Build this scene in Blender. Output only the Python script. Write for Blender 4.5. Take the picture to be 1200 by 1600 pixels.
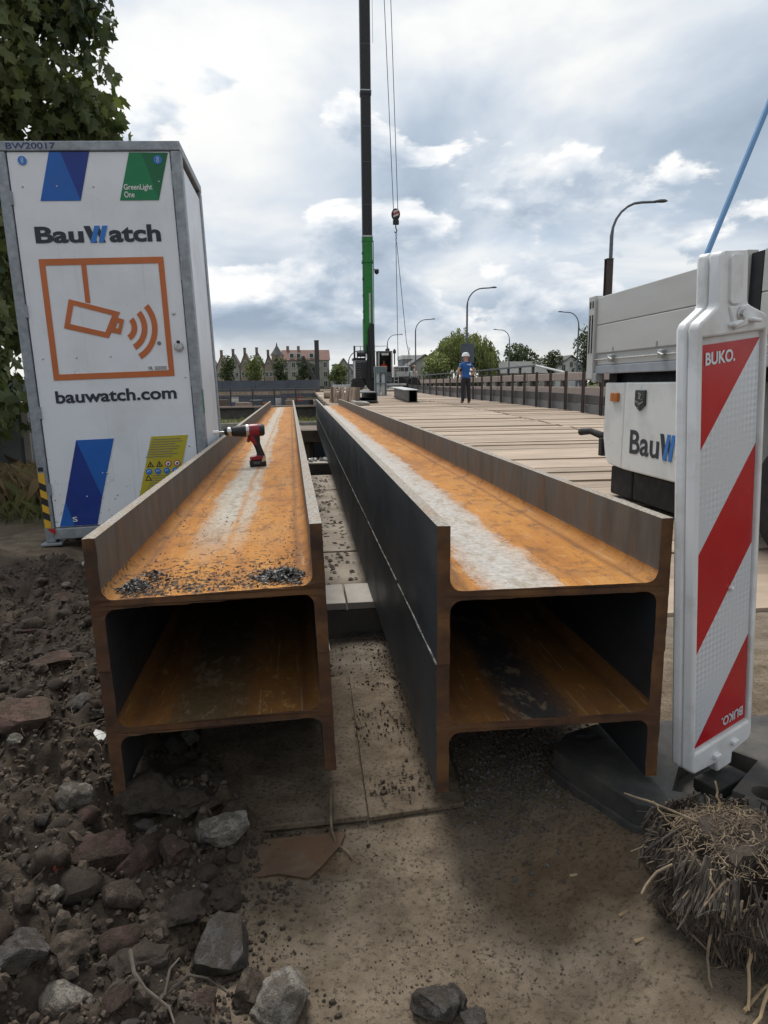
import bpy, bmesh, math, random
from mathutils import Vector, Matrix, Euler, noise
from mathutils.geometry import tessellate_polygon
R = math.radians
random.seed(7)
for o in list(bpy.data.objects):
    bpy.data.objects.remove(o)
S = bpy.context.scene
C = S.collection

# ------------------------------------------------------------------ camera
F_PX, YAW, PITCH, ROLL = 1078.4, .1157, .1822, .0121
cam_d = bpy.data.cameras.new('camera')
cam = bpy.data.objects.new('camera', cam_d)
C.objects.link(cam)
fw = Vector((math.sin(YAW) * math.cos(PITCH), math.cos(YAW) * math.cos(PITCH), -math.sin(PITCH)))
rt = Vector((math.cos(YAW), -math.sin(YAW), 0))
up = rt.cross(fw)
rt2 = rt * math.cos(ROLL) - up * math.sin(ROLL)
up2 = rt * math.sin(ROLL) + up * math.cos(ROLL)
M = Matrix((rt2, up2, -fw)).transposed().to_4x4()
M.translation = Vector((0, 0, 1.0))
cam.matrix_world = M
cam_d.sensor_fit = 'VERTICAL'
cam_d.sensor_height = 36
cam_d.sensor_width = 27
cam_d.lens = 36 * F_PX / 1600
cam_d.clip_start = .05
cam_d.clip_end = 6000
S.camera = cam

# ------------------------------------------------------------------ light
SUN_AZ, SUN_EL = R(-14), R(60)            # azimuth from +Y towards +X
w = bpy.data.worlds.new('World')
S.world = w
w.use_nodes = True
nt = w.node_tree
nt.nodes.clear()


def N(tree, typ, **kw):
    n = tree.nodes.new(typ)
    for k, v in kw.items():
        if k in n.inputs.keys() if hasattr(n.inputs, 'keys') else False:
            n.inputs[k].default_value = v
        else:
            setattr(n, k, v)
    return n


def mth(tree, op, a, b=None, c=None, clamp=False):
    n = tree.nodes.new('ShaderNodeMath')
    n.operation = op
    n.use_clamp = clamp
    for i, v in enumerate((a, b, c)):
        if v is None:
            continue
        if isinstance(v, (int, float)):
            n.inputs[i].default_value = v
        else:
            tree.links.new(v, n.inputs[i])
    return n.outputs[0]


def ramp(tree, fac, stops, interp='LINEAR'):
    n = tree.nodes.new('ShaderNodeValToRGB')
    e = n.color_ramp.elements
    n.color_ramp.interpolation = interp
    while len(e) > 1:
        e.remove(e[0])
    e[0].position = stops[0][0]
    for i, (p, c) in enumerate(stops):
        if i:
            x = e.new(p)
        else:
            x = e[0]
        if isinstance(c, (int, float)):
            c = (c, c, c)
        x.color = (*c[:3], 1)
    tree.links.new(fac, n.inputs[0])
    return n.outputs[0]


def mix(tree, fac, a, b, blend='MIX'):
    n = tree.nodes.new('ShaderNodeMix')
    n.data_type = 'RGBA'
    n.blend_type = blend
    for s, v in ((n.inputs[0], fac), (n.inputs[6], a), (n.inputs[7], b)):
        if isinstance(v, (int, float)):
            s.default_value = v
        elif isinstance(v, tuple):
            s.default_value = (*v[:3], 1)
        else:
            tree.links.new(v, s)
    return n.outputs[2]


def noi(tree, vec, scale, detail=5, rough=.55, dist=0.):
    n = tree.nodes.new('ShaderNodeTexNoise')
    n.inputs['Scale'].default_value = scale
    n.inputs['Detail'].default_value = detail
    n.inputs['Roughness'].default_value = rough
    n.inputs['Distortion'].default_value = dist
    if vec is not None:
        tree.links.new(vec, n.inputs['Vector'])
    return n.outputs[0]


def comb(tree, x, y, z):
    n = tree.nodes.new('ShaderNodeCombineXYZ')
    for i, v in enumerate((x, y, z)):
        if isinstance(v, (int, float)):
            n.inputs[i].default_value = v
        else:
            tree.links.new(v, n.inputs[i])
    return n.outputs[0]


def vadd(tree, a, b):
    n = tree.nodes.new('ShaderNodeVectorMath')
    n.operation = 'ADD'
    for i, v in enumerate((a, b)):
        if isinstance(v, tuple):
            n.inputs[i].default_value = v
        else:
            tree.links.new(v, n.inputs[i])
    return n.outputs[0]


tc = nt.nodes.new('ShaderNodeTexCoord')
sp = nt.nodes.new('ShaderNodeSeparateXYZ')
nt.links.new(tc.outputs['Generated'], sp.inputs[0])
dx, dy, dz = sp.outputs
zc = mth(nt, 'MAXIMUM', dz, 0.0)
k = mth(nt, 'DIVIDE', 1.0, mth(nt, 'ADD', zc, .16))
P = comb(nt, mth(nt, 'MULTIPLY', dx, k), mth(nt, 'MULTIPLY', mth(nt, 'MULTIPLY', dy, k), .8), mth(nt, 'MULTIPLY', zc, 1.1))
hi = noi(nt, vadd(nt, P, (4.3, 1.2, .7)), .95, 6, .52, .35)
high = ramp(nt, hi, [(.30, (.27, .34, .425)), (.42, (.40, .47, .555)), (.51, (.565, .615, .675)), (.60, (.77, .775, .765)), (.76, (.88, .87, .84))])
sky = nt.nodes.new('ShaderNodeTexSky')
sky.sky_type = 'NISHITA'
sky.sun_disc = False
sky.sun_elevation = SUN_EL
sky.sun_rotation = SUN_AZ
sk = mix(nt, 1.0, sky.outputs[0], (.10, .10, .10), 'MULTIPLY')
cover = ramp(nt, noi(nt, vadd(nt, P, (9.1, 3.3, 2.0)), .8, 4, .5), [(.30, .70), (.48, .97)])
base = mix(nt, cover, sk, high)
# heaped cumulus low over the horizon, lit from above
q = comb(nt, dx, dy, mth(nt, 'MULTIPLY', dz, 1.9))
q = vadd(nt, q, (1.37, .42, 2.2))
c1 = noi(nt, q, 4.6, 9, .54, .2)
c2 = noi(nt, vadd(nt, q, (-.012, 0, .055)), 4.6, 9, .54, .2)
big = noi(nt, vadd(nt, q, (5, 2, 1)), 2.1, 2, .5)
dens = mth(nt, 'ADD', mth(nt, 'ADD', c1, mth(nt, 'MULTIPLY', big, .55)), mth(nt, 'MULTIPLY', dz, -.85))
cm = ramp(nt, dens, [(.578, 0.), (.622, 1.)], 'EASE')
lit = mth(nt, 'MULTIPLY_ADD', mth(nt, 'SUBTRACT', c1, c2), 3.6, .36)
edge = ramp(nt, dens, [(.58, .34), (.67, .08), (.80, -.0)])
litc = mth(nt, 'ADD', lit, edge)
cum = ramp(nt, litc, [(.10, (.27, .34, .43)), (.40, (.39, .46, .55)), (.62, (.58, .63, .69)), (.90, (.88, .875, .86))])
allc = mix(nt, mth(nt, 'MULTIPLY', cm, .93), base, cum)
# pale strip of far bright cloud at the horizon
hz = ramp(nt, mth(nt, 'ADD', dz, mth(nt, 'MULTIPLY', c1, .06)), [(.050, .92), (.115, 0.)])
allc = mix(nt, hz, allc, (.76, .75, .71))
# cloud scatters forward: brighter towards the hidden sun, duller away from it
sdx, sdy, sdz = math.sin(SUN_AZ) * math.cos(SUN_EL), math.cos(SUN_AZ) * math.cos(SUN_EL), math.sin(SUN_EL)
sd = mth(nt, 'ADD', mth(nt, 'ADD', mth(nt, 'MULTIPLY', dx, sdx), mth(nt, 'MULTIPLY', dy, sdy)), mth(nt, 'MULTIPLY', dz, sdz))
fwd = mth(nt, 'MULTIPLY_ADD', sd, .20, .80)
allc = mix(nt, 1.0, allc, comb(nt, fwd, fwd, fwd), 'MULTIPLY')
bg = nt.nodes.new('ShaderNodeBackground')
bg.inputs['Strength'].default_value = 1.0
nt.links.new(allc, bg.inputs['Color'])
wo = nt.nodes.new('ShaderNodeOutputWorld')
nt.links.new(bg.outputs[0], wo.inputs[0])

sun_d = bpy.data.lights.new('sun', 'SUN')
sun_d.energy = 2.6
sun_d.angle = R(24)
sun_d.color = (1, .96, .9)
sun = bpy.data.objects.new('sun', sun_d)
C.objects.link(sun)
sdir = Vector((math.sin(SUN_AZ) * math.cos(SUN_EL), math.cos(SUN_AZ) * math.cos(SUN_EL), math.sin(SUN_EL)))
sun.rotation_euler = (-sdir).to_track_quat('-Z', 'Y').to_euler()

S.view_settings.view_transform = 'Standard'
S.view_settings.look = 'None'
S.view_settings.exposure = .42
S.view_settings.gamma = 1
S.view_settings.use_curve_mapping = False
S.render.engine = 'CYCLES'

# ------------------------------------------------------------------ materials
MATS = {}


def newmat(name):
    m = bpy.data.materials.new(name)
    m.use_nodes = True
    t = m.node_tree
    b = t.nodes['Principled BSDF']
    MATS[name] = m
    return m, t, b


def coords(t, kind='Object'):
    return t.nodes.new('ShaderNodeTexCoord').outputs[kind]


def bump(t, b, h, strength=.4, dist=.01):
    n = t.nodes.new('ShaderNodeBump')
    n.inputs['Strength'].default_value = strength
    n.inputs['Distance'].default_value = dist
    t.links.new(h, n.inputs['Height'])
    t.links.new(n.outputs[0], b.inputs['Normal'])


def pm(name, c1, c2=None, scale=8, rough=.6, metal=0., bmp=.25, bdist=.004, bscale=None, stretch=(1, 1, 1), dirt=None, dscale=3, damt=.5, lo=.35, hi=.65, rnd=0., world=False, spec=.4):
    """general procedural surface: two tones of noise, optional dirt patches, bump, per-object variation"""
    m, t, b = newmat(name)
    if c2 is None:
        c2 = tuple(x * .8 for x in c1)
    v = coords(t)
    if world:
        v = t.nodes.new('ShaderNodeNewGeometry').outputs['Position']
    mp = t.nodes.new('ShaderNodeMapping')
    mp.inputs['Scale'].default_value = stretch
    t.links.new(v, mp.inputs[0])
    v = mp.outputs[0]
    oi = t.nodes.new('ShaderNodeObjectInfo')
    v = vadd(t, v, comb(t, mth(t, 'MULTIPLY', oi.outputs['Random'], 37.), mth(t, 'MULTIPLY', oi.outputs['Random'], 11.), 0.))
    n = noi(t, v, scale, 6, .6)
    col = mix(t, ramp(t, n, [(lo, 0), (hi, 1)]), c2, c1)
    if dirt:
        dn = noi(t, v, dscale, 7, .65)
        col = mix(t, mth(t, 'MULTIPLY', ramp(t, dn, [(.48, 0), (.66, 1)]), damt), col, dirt)
    if rnd:
        hs = t.nodes.new('ShaderNodeHueSaturation')
        t.links.new(mth(t, 'MULTIPLY_ADD', oi.outputs['Random'], rnd * 2, 1 - rnd), hs.inputs['Value'])
        t.links.new(col, hs.inputs['Color'])
        col = hs.outputs[0]
    t.links.new(col, b.inputs['Base Color'])
    b.inputs['Metallic'].default_value = metal
    b.inputs['Specular IOR Level'].default_value = spec
    rr = ramp(t, noi(t, v, scale * 2.3, 4), [(.3, max(rough - .1, .03)), (.7, min(rough + .1, 1))])
    t.links.new(rr, b.inputs['Roughness'])
    if bmp:
        bump(t, b, noi(t, v, bscale or scale * 4, 6, .65), bmp, bdist)
    return m


def flat(name, c, rough=.5, metal=0., emit=None):
    return pm(name, c, tuple(x * .9 for x in c), 14, rough, metal, bmp=0)


# steel webs: rust with a pale dusty band along the middle; lower webs have cavity shade mixed in
def web_mat(name, cx, half, near_fade, specks, pale=(.49, .46, .39), seed=0., cavity_shade=0.):
    m, t, b = newmat(name)
    v = coords(t)
    s = t.nodes.new('ShaderNodeSeparateXYZ')
    t.links.new(v, s.inputs[0])
    x, y, z = s.outputs
    mp = t.nodes.new('ShaderNodeMapping')
    mp.inputs['Scale'].default_value = (1, .22, 1)
    mp.inputs['Location'].default_value = (seed, seed * 2, 0)
    t.links.new(v, mp.inputs[0])
    ns = mp.outputs[0]
    wob = noi(t, ns, 5, 4, .6)
    fine = noi(t, v, 150, 4, .7)
    mid = noi(t, ns, 26, 6, .65)
    d = mth(t, 'ABSOLUTE', mth(t, 'SUBTRACT', mth(t, 'ADD', x, mth(t, 'MULTIPLY', mth(t, 'SUBTRACT', wob, .5), .10)), cx))
    d = mth(t, 'ADD', mth(t, 'DIVIDE', d, half), mth(t, 'MULTIPLY', mth(t, 'SUBTRACT', mid, .5), 1.1))
    d = mth(t, 'ADD', d, mth(t, 'MULTIPLY', mth(t, 'SUBTRACT', fine, .5), 1.0))
    band = ramp(t, d, [(.25, .95), (.75, .72), (1.2, .22), (1.75, 0)])
    if near_fade:
        fade = ramp(t, mth(t, 'ADD', y, mth(t, 'MULTIPLY', mth(t, 'SUBTRACT', mid, .5), .5)), [(near_fade[0], 0.), (near_fade[1], 1.)])
        band = mth(t, 'MULTIPLY', band, fade)
    # thin darker tracks inside the band
    tr = mth(t, 'ABSOLUTE', mth(t, 'SUBTRACT', mth(t, 'ADD', x, mth(t, 'MULTIPLY', wob, .06)), cx + half * .75))
    trk = ramp(t, mth(t, 'ADD', tr, mth(t, 'MULTIPLY', mth(t, 'SUBTRACT', mid, .5), .03)), [(.004, .6 if near_fade else .0), (.016, 0.)])
    band = mth(t, 'MULTIPLY', band, mth(t, 'SUBTRACT', 1., trk))
    rn = noi(t, ns, 9, 7, .62)
    rust = ramp(t, rn, [(.28, (.235, .090, .018)), (.45, (.375, .150, .024)), (.6, (.45, .195, .034)), (.75, (.36, .170, .050))])
    pat = noi(t, ns, 3.2, 8, .7)
    rust = mix(t, ramp(t, pat, [(.30, .75), (.46, 0)]), rust, (.23, .098, .032))
    rust = mix(t, ramp(t, pat, [(.56, 0), (.72, .6)]), rust, (.38, .215, .09))
    gr_ = noi(t, v, 420, 3, .7)
    rust = mix(t, ramp(t, fine, [(.52, 0), (.70, .55)]), rust, (.17, .062, .014))
    rust = mix(t, ramp(t, gr_, [(.58, 0), (.75, .5)]), rust, (.50, .29, .115))
    if cavity_shade:
        rust = mix(t, cavity_shade, rust, (.060, .030, .013))  # shade inside the beam cavity, painted into the rust colour
    mpb = t.nodes.new('ShaderNodeMapping')
    mpb.inputs['Scale'].default_value = (1, .5, 1)
    mpb.inputs['Location'].default_value = (seed * 3, 1.3, 0)
    t.links.new(v, mpb.inputs[0])
    blot = noi(t, mpb.outputs[0], 21, 9, .74)
    rust = mix(t, ramp(t, blot, [(.545, 0), (.585, .62), (.70, .8)]), rust, (.155, .066, .026))
    rust = mix(t, ramp(t, blot, [(.36, .55), (.415, 0)]), rust, (.47, .27, .10))
    mps = t.nodes.new('ShaderNodeMapping')
    mps.inputs['Scale'].default_value = (95, 3.2, 1)
    t.links.new(v, mps.inputs[0])
    scuff = noi(t, mps.outputs[0], 1, 4, .6)
    rust = mix(t, ramp(t, scuff, [(.62, 0), (.67, .45)]), rust, (.44, .33, .20))
    mpw = t.nodes.new('ShaderNodeMapping')
    mpw.inputs['Scale'].default_value = (2.2, 9, 1)
    t.links.new(v, mpw.inputs[0])
    stainw = noi(t, mpw.outputs[0], 1, 6, .65)
    rust = mix(t, ramp(t, stainw, [(.57, 0), (.60, .35), (.66, .12)]), rust, (.14, .07, .035))
    palec = mix(t, ramp(t, noi(t, v, 60, 5, .7), [(.35, 0), (.65, 1)]), tuple(c * .60 for c in pale), pale)
    palec = mix(t, ramp(t, blot, [(.53, 0), (.60, .6)]), palec, (.27, .20, .125))
    col = mix(t, band, rust, palec)
    # darker line along each root fillet
    ax = mth(t, 'ABSOLUTE', x)
    rootl = ramp(t, mth(t, 'ADD', ax, mth(t, 'MULTIPLY', mth(t, 'SUBTRACT', mid, .5), .03)), [(.186, 0), (.204, .65), (.216, .2), (.24, .3)])
    col = mix(t, rootl, col, (.12, .055, .022))
    if specks:
        vo = t.nodes.new('ShaderNodeTexNoise')
        mp2 = t.nodes.new('ShaderNodeMapping')
        mp2.inputs['Scale'].default_value = (46, 62, 50)
        t.links.new(v, mp2.inputs[0])
        t.links.new(mp2.outputs[0], vo.inputs['Vector'])
        vo.inputs['Scale'].default_value = 1
        vo.inputs['Detail'].default_value = 5
        thr = mth(t, 'ADD', vo.outputs[0], ramp(t, y, [(.0, .12), (.22, .07), (.5, -.05), (1.0, -.3)]))
        col = mix(t, ramp(t, thr, [(.635, 0), (.69, .9)]), col, (.045, .03, .02))
    t.links.new(col, b.inputs['Base Color'])
    b.inputs['Roughness'].default_value = .78
    b.inputs['Specular IOR Level'].default_value = .3
    bump(t, b, mth(t, 'ADD', mth(t, 'ADD', fine, mth(t, 'MULTIPLY', mid, .6)), mth(t, 'MULTIPLY', blot, 1.2)), .6, .004)
    return m


web_mat('web_left', -.035, .085, (.25, .95), True, seed=3.1)
web_mat('web_right', -.070, .100, None, False, (.50, .485, .45), seed=8.7)
web_mat('web_lower_left', -.04, .10, None, False, (.11, .075, .035), seed=1.7, cavity_shade=.58)  # lower web copies carry the cavity's shade in their colour
web_mat('web_lower_right', -.02, .085, None, False, (.035, .036, .04), seed=5.5, cavity_shade=.62)
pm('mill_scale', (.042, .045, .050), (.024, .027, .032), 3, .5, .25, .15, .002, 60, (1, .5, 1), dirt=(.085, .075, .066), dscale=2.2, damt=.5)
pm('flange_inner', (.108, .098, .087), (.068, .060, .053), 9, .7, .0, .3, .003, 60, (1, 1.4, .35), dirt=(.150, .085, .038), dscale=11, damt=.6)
pm('flange_edge', (.36, .34, .30), (.14, .115, .09), 110, .7, .1, .3, .002, 120, dirt=(.24, .14, .06), dscale=9, damt=.5)
pm('cut_end', (.095, .042, .018), (.045, .024, .015), 9, .8, 0, .35, .003, 130, (1, 1, 1.6), dirt=(.165, .075, .022), dscale=5, damt=.7)
pm('weld_metal', (.42, .41, .38), (.12, .11, .10), 26, .4, .7, .5, .004, 160)
pm('flake', (.055, .042, .032), (.02, .016, .014), 30, .6, .2, .3)
pm('slag', (.17, .165, .16), (.04, .037, .036), 30, .5, .35, .6, .006, 60)
pm('galvanised', (.33, .36, .39), (.22, .25, .28), 26, .5, .35, .1, .001, 90, dirt=(.16, .16, .16), dscale=5, damt=.25)
pm('panel_white', (.74, .775, .82), (.71, .745, .795), 3, .38, 0, .03, .001, 20, dirt=(.50, .50, .48), dscale=2.3, damt=.28)
m = MATS['panel_white']
t = m.node_tree
b = t.nodes['Principled BSDF']
old = b.inputs['Base Color'].links[0].from_socket
v = coords(t)
s_ = t.nodes.new('ShaderNodeSeparateXYZ')
t.links.new(v, s_.inputs[0])
spl = mth(t, 'ADD', noi(t, v, 26, 7, .75), ramp(t, s_.outputs[2], [(.05, .16), (.28, .05), (.6, -.10)]))
t.links.new(mix(t, ramp(t, spl, [(.66, 0), (.72, .75)]), old, (.20, .165, .125)), b.inputs['Base Color'])
run = t.nodes.new('ShaderNodeMapping')
run.inputs['Scale'].default_value = (38, 1, 1.1)
t.links.new(v, run.inputs[0])
old = b.inputs['Base Color'].links[0].from_socket
t.links.new(mix(t, ramp(t, noi(t, run.outputs[0], 1, 5, .6), [(.60, 0), (.72, .22)]), old, (.36, .35, .33)), b.inputs['Base Color'])
for nm, c in dict(print_blue=(.012, .115, .45), print_navy=(.008, .035, .235), print_green=(.008, .20, .075), print_green_dark=(.010, .14, .055), print_dark=(.022, .03, .045), print_mid_blue=(.03, .19, .58),
                  print_orange=(.52, .145, .042), print_white=(.78, .79, .80), print_yellow=(.50, .42, .03), print_black=(.02, .02, .022), print_red=(.45, .02, .02), tape_yellow=(.66, .38, .03), print_grey=(.16, .17, .2), frame_code=(.03, .04, .13)).items():
    pm(nm, c, tuple(x * .88 for x in c), 6, .4, 0, .02, .001, dirt=tuple(x * .75 + .03 for x in c), dscale=5, damt=.25)
pm('red_foil', (.46, .008, .014), (.40, .006, .012), 5, .22, 0, .05, .001, 30, dirt=(.33, .02, .02), dscale=4, damt=.3)
# reflective sheeting with its pressed cell pattern
m, t, b = newmat('reflective_white')
v = coords(t)
mp = t.nodes.new('ShaderNodeMapping')
mp.inputs['Rotation'].default_value = (0, R(45), 0)
t.links.new(v, mp.inputs[0])
ch = t.nodes.new('ShaderNodeTexChecker')
ch.inputs['Scale'].default_value = 95
t.links.new(mp.outputs[0], ch.inputs[0])
col = mix(t, ramp(t, noi(t, v, 7, 3), [(.42, 0), (.62, .55)]), (.62, .66, .71), mix(t, ch.outputs[1], (.80, .83, .87), (.47, .53, .61)))
col = mix(t, ramp(t, noi(t, v, 260, 2), [(.45, 0), (.6, .25)]), col, (.40, .44, .5))
t.links.new(col, b.inputs['Base Color'])
b.inputs['Roughness'].default_value = .28
b.inputs['Metallic'].default_value = .15
pm('white_plastic', (.74, .75, .76), (.68, .69, .70), 4, .42, 0, .12, .002, 30, dirt=(.40, .38, .34), dscale=9, damt=.45)
pm('black_rubber', (.036, .035, .034), (.022, .022, .022), 20, .7, 0, .5, .004, 60, dirt=(.10, .088, .072), dscale=6, damt=.7)
pm('tyre', (.025, .025, .026), (.015, .015, .015), 20, .8, 0, .3)
pm('dark_void', (.007, .0075, .010), None, 5, .7, 0, .1)
pm('truck_board', (.52, .525, .51), (.48, .485, .47), 3, .5, .1, .05, .001, 30, (1, .2, 1), dirt=(.36, .35, .33), dscale=4, damt=.3)
pm('truck_white', (.69, .71, .705), (.66, .68, .675), 2, .35, 0, .02, dirt=(.40, .395, .375), dscale=2.2, damt=.45)
pm('truck_steel', (.40, .41, .41), (.30, .31, .31), 12, .5, .4, .1)
pm('truck_sill', (.36, .39, .43), (.30, .33, .37), 6, .5, .2, .08)
pm('foot_plastic', (.060, .058, .056), (.036, .036, .035), 14, .75, 0, .4, .004, 60, dirt=(.12, .105, .088), dscale=5, damt=.6)
flat('amber', (.42, .13, .015), .25)
flat('chrome', (.5, .5, .5), .2, .9)
pm('badge_dark', (.05, .055, .058), (.035, .036, .038), 30, .3, .5, .1)
flat('blue_strap', (.17, .35, .62), .6)
pm('timber', (.40, .315, .24), (.30, .235, .175), 5, .85, 0, .4, .006, 30, (.35, 1.6, 1), dirt=(.24, .18, .135), dscale=1.1, damt=.6, rnd=.17, world=True)
pm('timber_dark', (.20, .15, .11), (.11, .085, .065), 6, .85, 0, .4, .006, 30, dirt=(.08, .06, .05), damt=.5)
pm('board_pale', (.42, .34, .27), (.22, .15, .11), 7, .8, 0, .2, .004, 30, (3, 1, .4), rnd=.3)
pm('concrete', (.36, .335, .30), (.27, .25, .22), 5, .9, 0, .4, .006, 50, dirt=(.16, .14, .115), dscale=3, damt=.55)
pm('slab_dusty', (.34, .295, .24), (.23, .195, .155), 4, .92, 0, .4, .004, 60, dirt=(.13, .105, .08), dscale=2.2, damt=.6, world=True)
pm('concrete_dark', (.105, .098, .088), (.06, .056, .052), 4, .9, 0, .4, .008, 40)
pm('parapet_pink', (.40, .315, .265), (.30, .23, .20), 3, .9, 0, .3, .006, 30, dirt=(.20, .17, .15), damt=.4)
pm('road_asphalt', (.075, .075, .078), (.055, .055, .057), 20, .9, 0, .3)
pm('kick_dark', (.062, .060, .060), (.048, .047, .047), 4, .75, 0, .1)
pm('kick_grey', (.125, .128, .132), (.10, .10, .105), 4, .75, 0, .1)
pm('rusty_post', (.085, .066, .058), (.055, .046, .042), 8, .7, .2, .3)
pm('lamp_steel', (.13, .15, .165), (.10, .115, .13), 8, .5, .3, .05)
pm('lamp_head', (.09, .095, .10), None, 8, .5, .2, .05)
pm('crane_green', (.018, .20, .035), (.014, .15, .028), 5, .4, .05, .03, dirt=(.03, .10, .03), damt=.3)
pm('crane_black', (.024, .024, .027), (.018, .018, .02), 5, .5, .1, .05)
pm('crane_grey', (.10, .108, .115), (.07, .076, .082), 5, .55, .1, .05)
pm('crane_pale', (.50, .51, .51), (.36, .37, .37), 5, .5, .1, .05)
flat('cylinder_grey', (.40, .44, .46), .45)
pm('rack_blue', (.13, .18, .20), None, 8, .5, .2)
m, t, b = newmat('glass_dark')
b.inputs['Base Color'].default_value = (.02, .025, .03, 1)
b.inputs['Roughness'].default_value = .08
b.inputs['Specular IOR Level'].default_value = .6
flat('rope', (.10, .105, .11), .5, .5)
flat('hook_red', (.35, .05, .05), .5)
flat('hook_pale', (.62, .50, .50), .5)
pm('skin', (.48, .27, .19), None, 12, .55, 0, .05)
pm('shirt_blue', (.025, .115, .36), (.018, .085, .28), 12, .85, 0, .4, .01, 9)
pm('shirt_pale', (.40, .41, .36), (.20, .21, .17), 22, .85, 0, .3, .01, 9)
pm('trousers_dark', (.028, .028, .036), (.018, .018, .024), 12, .85, 0, .4, .01, 9)
pm('boots', (.24, .16, .10), None, 12, .7)
flat('hat_white', (.80, .82, .84), .35)
flat('hi_vis_orange', (.75, .11, .02), .7)
pm('drill_red', (.24, .012, .025), (.20, .01, .02), 12, .35, 0, .03)
pm('drill_black', (.020, .019, .020), (.013, .013, .013), 30, .5, 0, .15, .001, 200)
pm('drill_steel', (.55, .55, .55), (.42, .42, .42), 30, .3, .9, .05)
flat('drill_white', (.78, .79, .80), .4)
pm('soil_dark', (.085, .065, .049), (.035, .028, .022), 18, .95, 0, .8, .01, 70, dirt=(.11, .080, .055), dscale=5, damt=.6, rnd=.25)


def rock_mat(name, c1, c2, dust, amt):
    m, t, b = newmat(name)
    v = coords(t)
    oi = t.nodes.new('ShaderNodeObjectInfo')
    v = vadd(t, v, comb(t, mth(t, 'MULTIPLY', oi.outputs['Random'], 53.), mth(t, 'MULTIPLY', oi.outputs['Random'], 17.), 0.))
    n1 = noi(t, v, 2.6, 8, .68)
    n2 = noi(t, v, 14, 6, .72)
    n3 = noi(t, v, 42, 4, .7)
    col = mix(t, ramp(t, n1, [(.32, 0), (.66, 1)]), c2, c1)
    col = mix(t, ramp(t, n2, [(.50, 0), (.66, .75)]), col, tuple(x * .45 for x in c2))
    col = mix(t, ramp(t, n3, [(.56, 0), (.70, .55)]), col, tuple(min(1, x * 1.7 + .03) for x in c1))
    # soil and dust caked on the faces
    cake = ramp(t, mth(t, 'ADD', noi(t, v, 1.5, 7, .7), mth(t, 'MULTIPLY', n2, .25)), [(.58, 0), (.70, amt)])
    col = mix(t, cake, col, mix(t, ramp(t, n3, [(.4, 0), (.6, 1)]), tuple(x * .6 for x in dust), dust))
    hs = t.nodes.new('ShaderNodeHueSaturation')
    t.links.new(mth(t, 'MULTIPLY_ADD', oi.outputs['Random'], .4, .8), hs.inputs['Value'])
    t.links.new(col, hs.inputs['Color'])
    t.links.new(hs.outputs[0], b.inputs['Base Color'])
    b.inputs['Roughness'].default_value = .95
    b.inputs['Specular IOR Level'].default_value = .2
    bump(t, b, mth(t, 'ADD', mth(t, 'ADD', n2, mth(t, 'MULTIPLY', n3, .6)), cake), .9, .006)


rock_mat('stone_grey', (.30, .275, .235), (.19, .172, .148), (.11, .085, .062), .7)
rock_mat('stone_dark', (.125, .115, .107), (.075, .068, .063), (.105, .082, .06), .75)
rock_mat('stone_brown', (.15, .118, .092), (.088, .068, .054), (.085, .066, .05), .8)
rock_mat('brick_red', (.130, .080, .065), (.085, .058, .050), (.105, .080, .06), .9)
pm('brick_fresh', (.30, .065, .045), None, 9, .9, 0, .5)
pm('shard_white', (.62, .62, .60), None, 8, .4)
pm('rust_sheet', (.150, .086, .048), (.10, .066, .044), 7, .9, 0, .5, .004, 80, dirt=(.17, .13, .092), dscale=11, damt=.8)
pm('plate_steel', (.155, .112, .075), (.095, .070, .050), 5, .8, .05, .4, .004, 60, dirt=(.24, .115, .045), dscale=3, damt=.6)
pm('stalk', (.245, .185, .12), (.10, .074, .052), 30, .85, 0, .3, .003, 60)
pm('stalk_dark', (.095, .078, .062), (.042, .034, .028), 22, .9, 0, .4, .003, 60, dirt=(.15, .125, .10), dscale=14, damt=.5)
pm('straw', (.42, .31, .17), (.27, .19, .11), 30, .7, 0, .2)
pm('bark', (.10, .08, .062), (.06, .048, .038), 12, .9, 0, .6, .01, 30)
pm('cabinet_grey', (.20, .21, .215), (.16, .17, .175), 4, .6, 0, .1, dirt=(.10, .11, .09), damt=.4)
pm('pale_stone', (.40, .37, .33), None, 8, .9, 0, .4)
for nm, c in dict(wall_brown=(.30, .25, .20), wall_tan=(.40, .345, .27), wall_grey=(.35, .33, .29), roof_red=(.19, .105, .085), roof_dark=(.125, .115, .112), chimney=(.22, .16, .13), trim_white=(.66, .66, .62), wall_white=(.62, .63, .62), hoarding=(.11, .125, .15), roof_grey=(.16, .165, .155)).items():
    pm(nm, c, tuple(x * .78 for x in c), 1.2, .85, 0, .1, .01, 6)
flat('window_dark', (.045, .055, .065), .2)


def leaf_mat(name, c1, c2, trans=.25, scale=.8):
    m, t, b = newmat(name)
    oi = coords(t)
    g = t.nodes.new('ShaderNodeAttribute')
    g.attribute_name = 'tone'
    col = mix(t, g.outputs['Fac'], c2, c1)
    t.links.new(col, b.inputs['Base Color'])
    b.inputs['Roughness'].default_value = .55
    b.inputs['Specular IOR Level'].default_value = .3
    tr = t.nodes.new('ShaderNodeBsdfTranslucent')
    t.links.new(mix(t, 1., col, (1.1, 1.2, .6), 'MULTIPLY'), tr.inputs[0])
    ms = t.nodes.new('ShaderNodeMixShader')
    ms.inputs[0].default_value = trans
    t.links.new(b.outputs[0], ms.inputs[1])
    t.links.new(tr.outputs[0], ms.inputs[2])
    t.links.new(ms.outputs[0], t.nodes['Material Output'].inputs[0])
    return m


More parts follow.
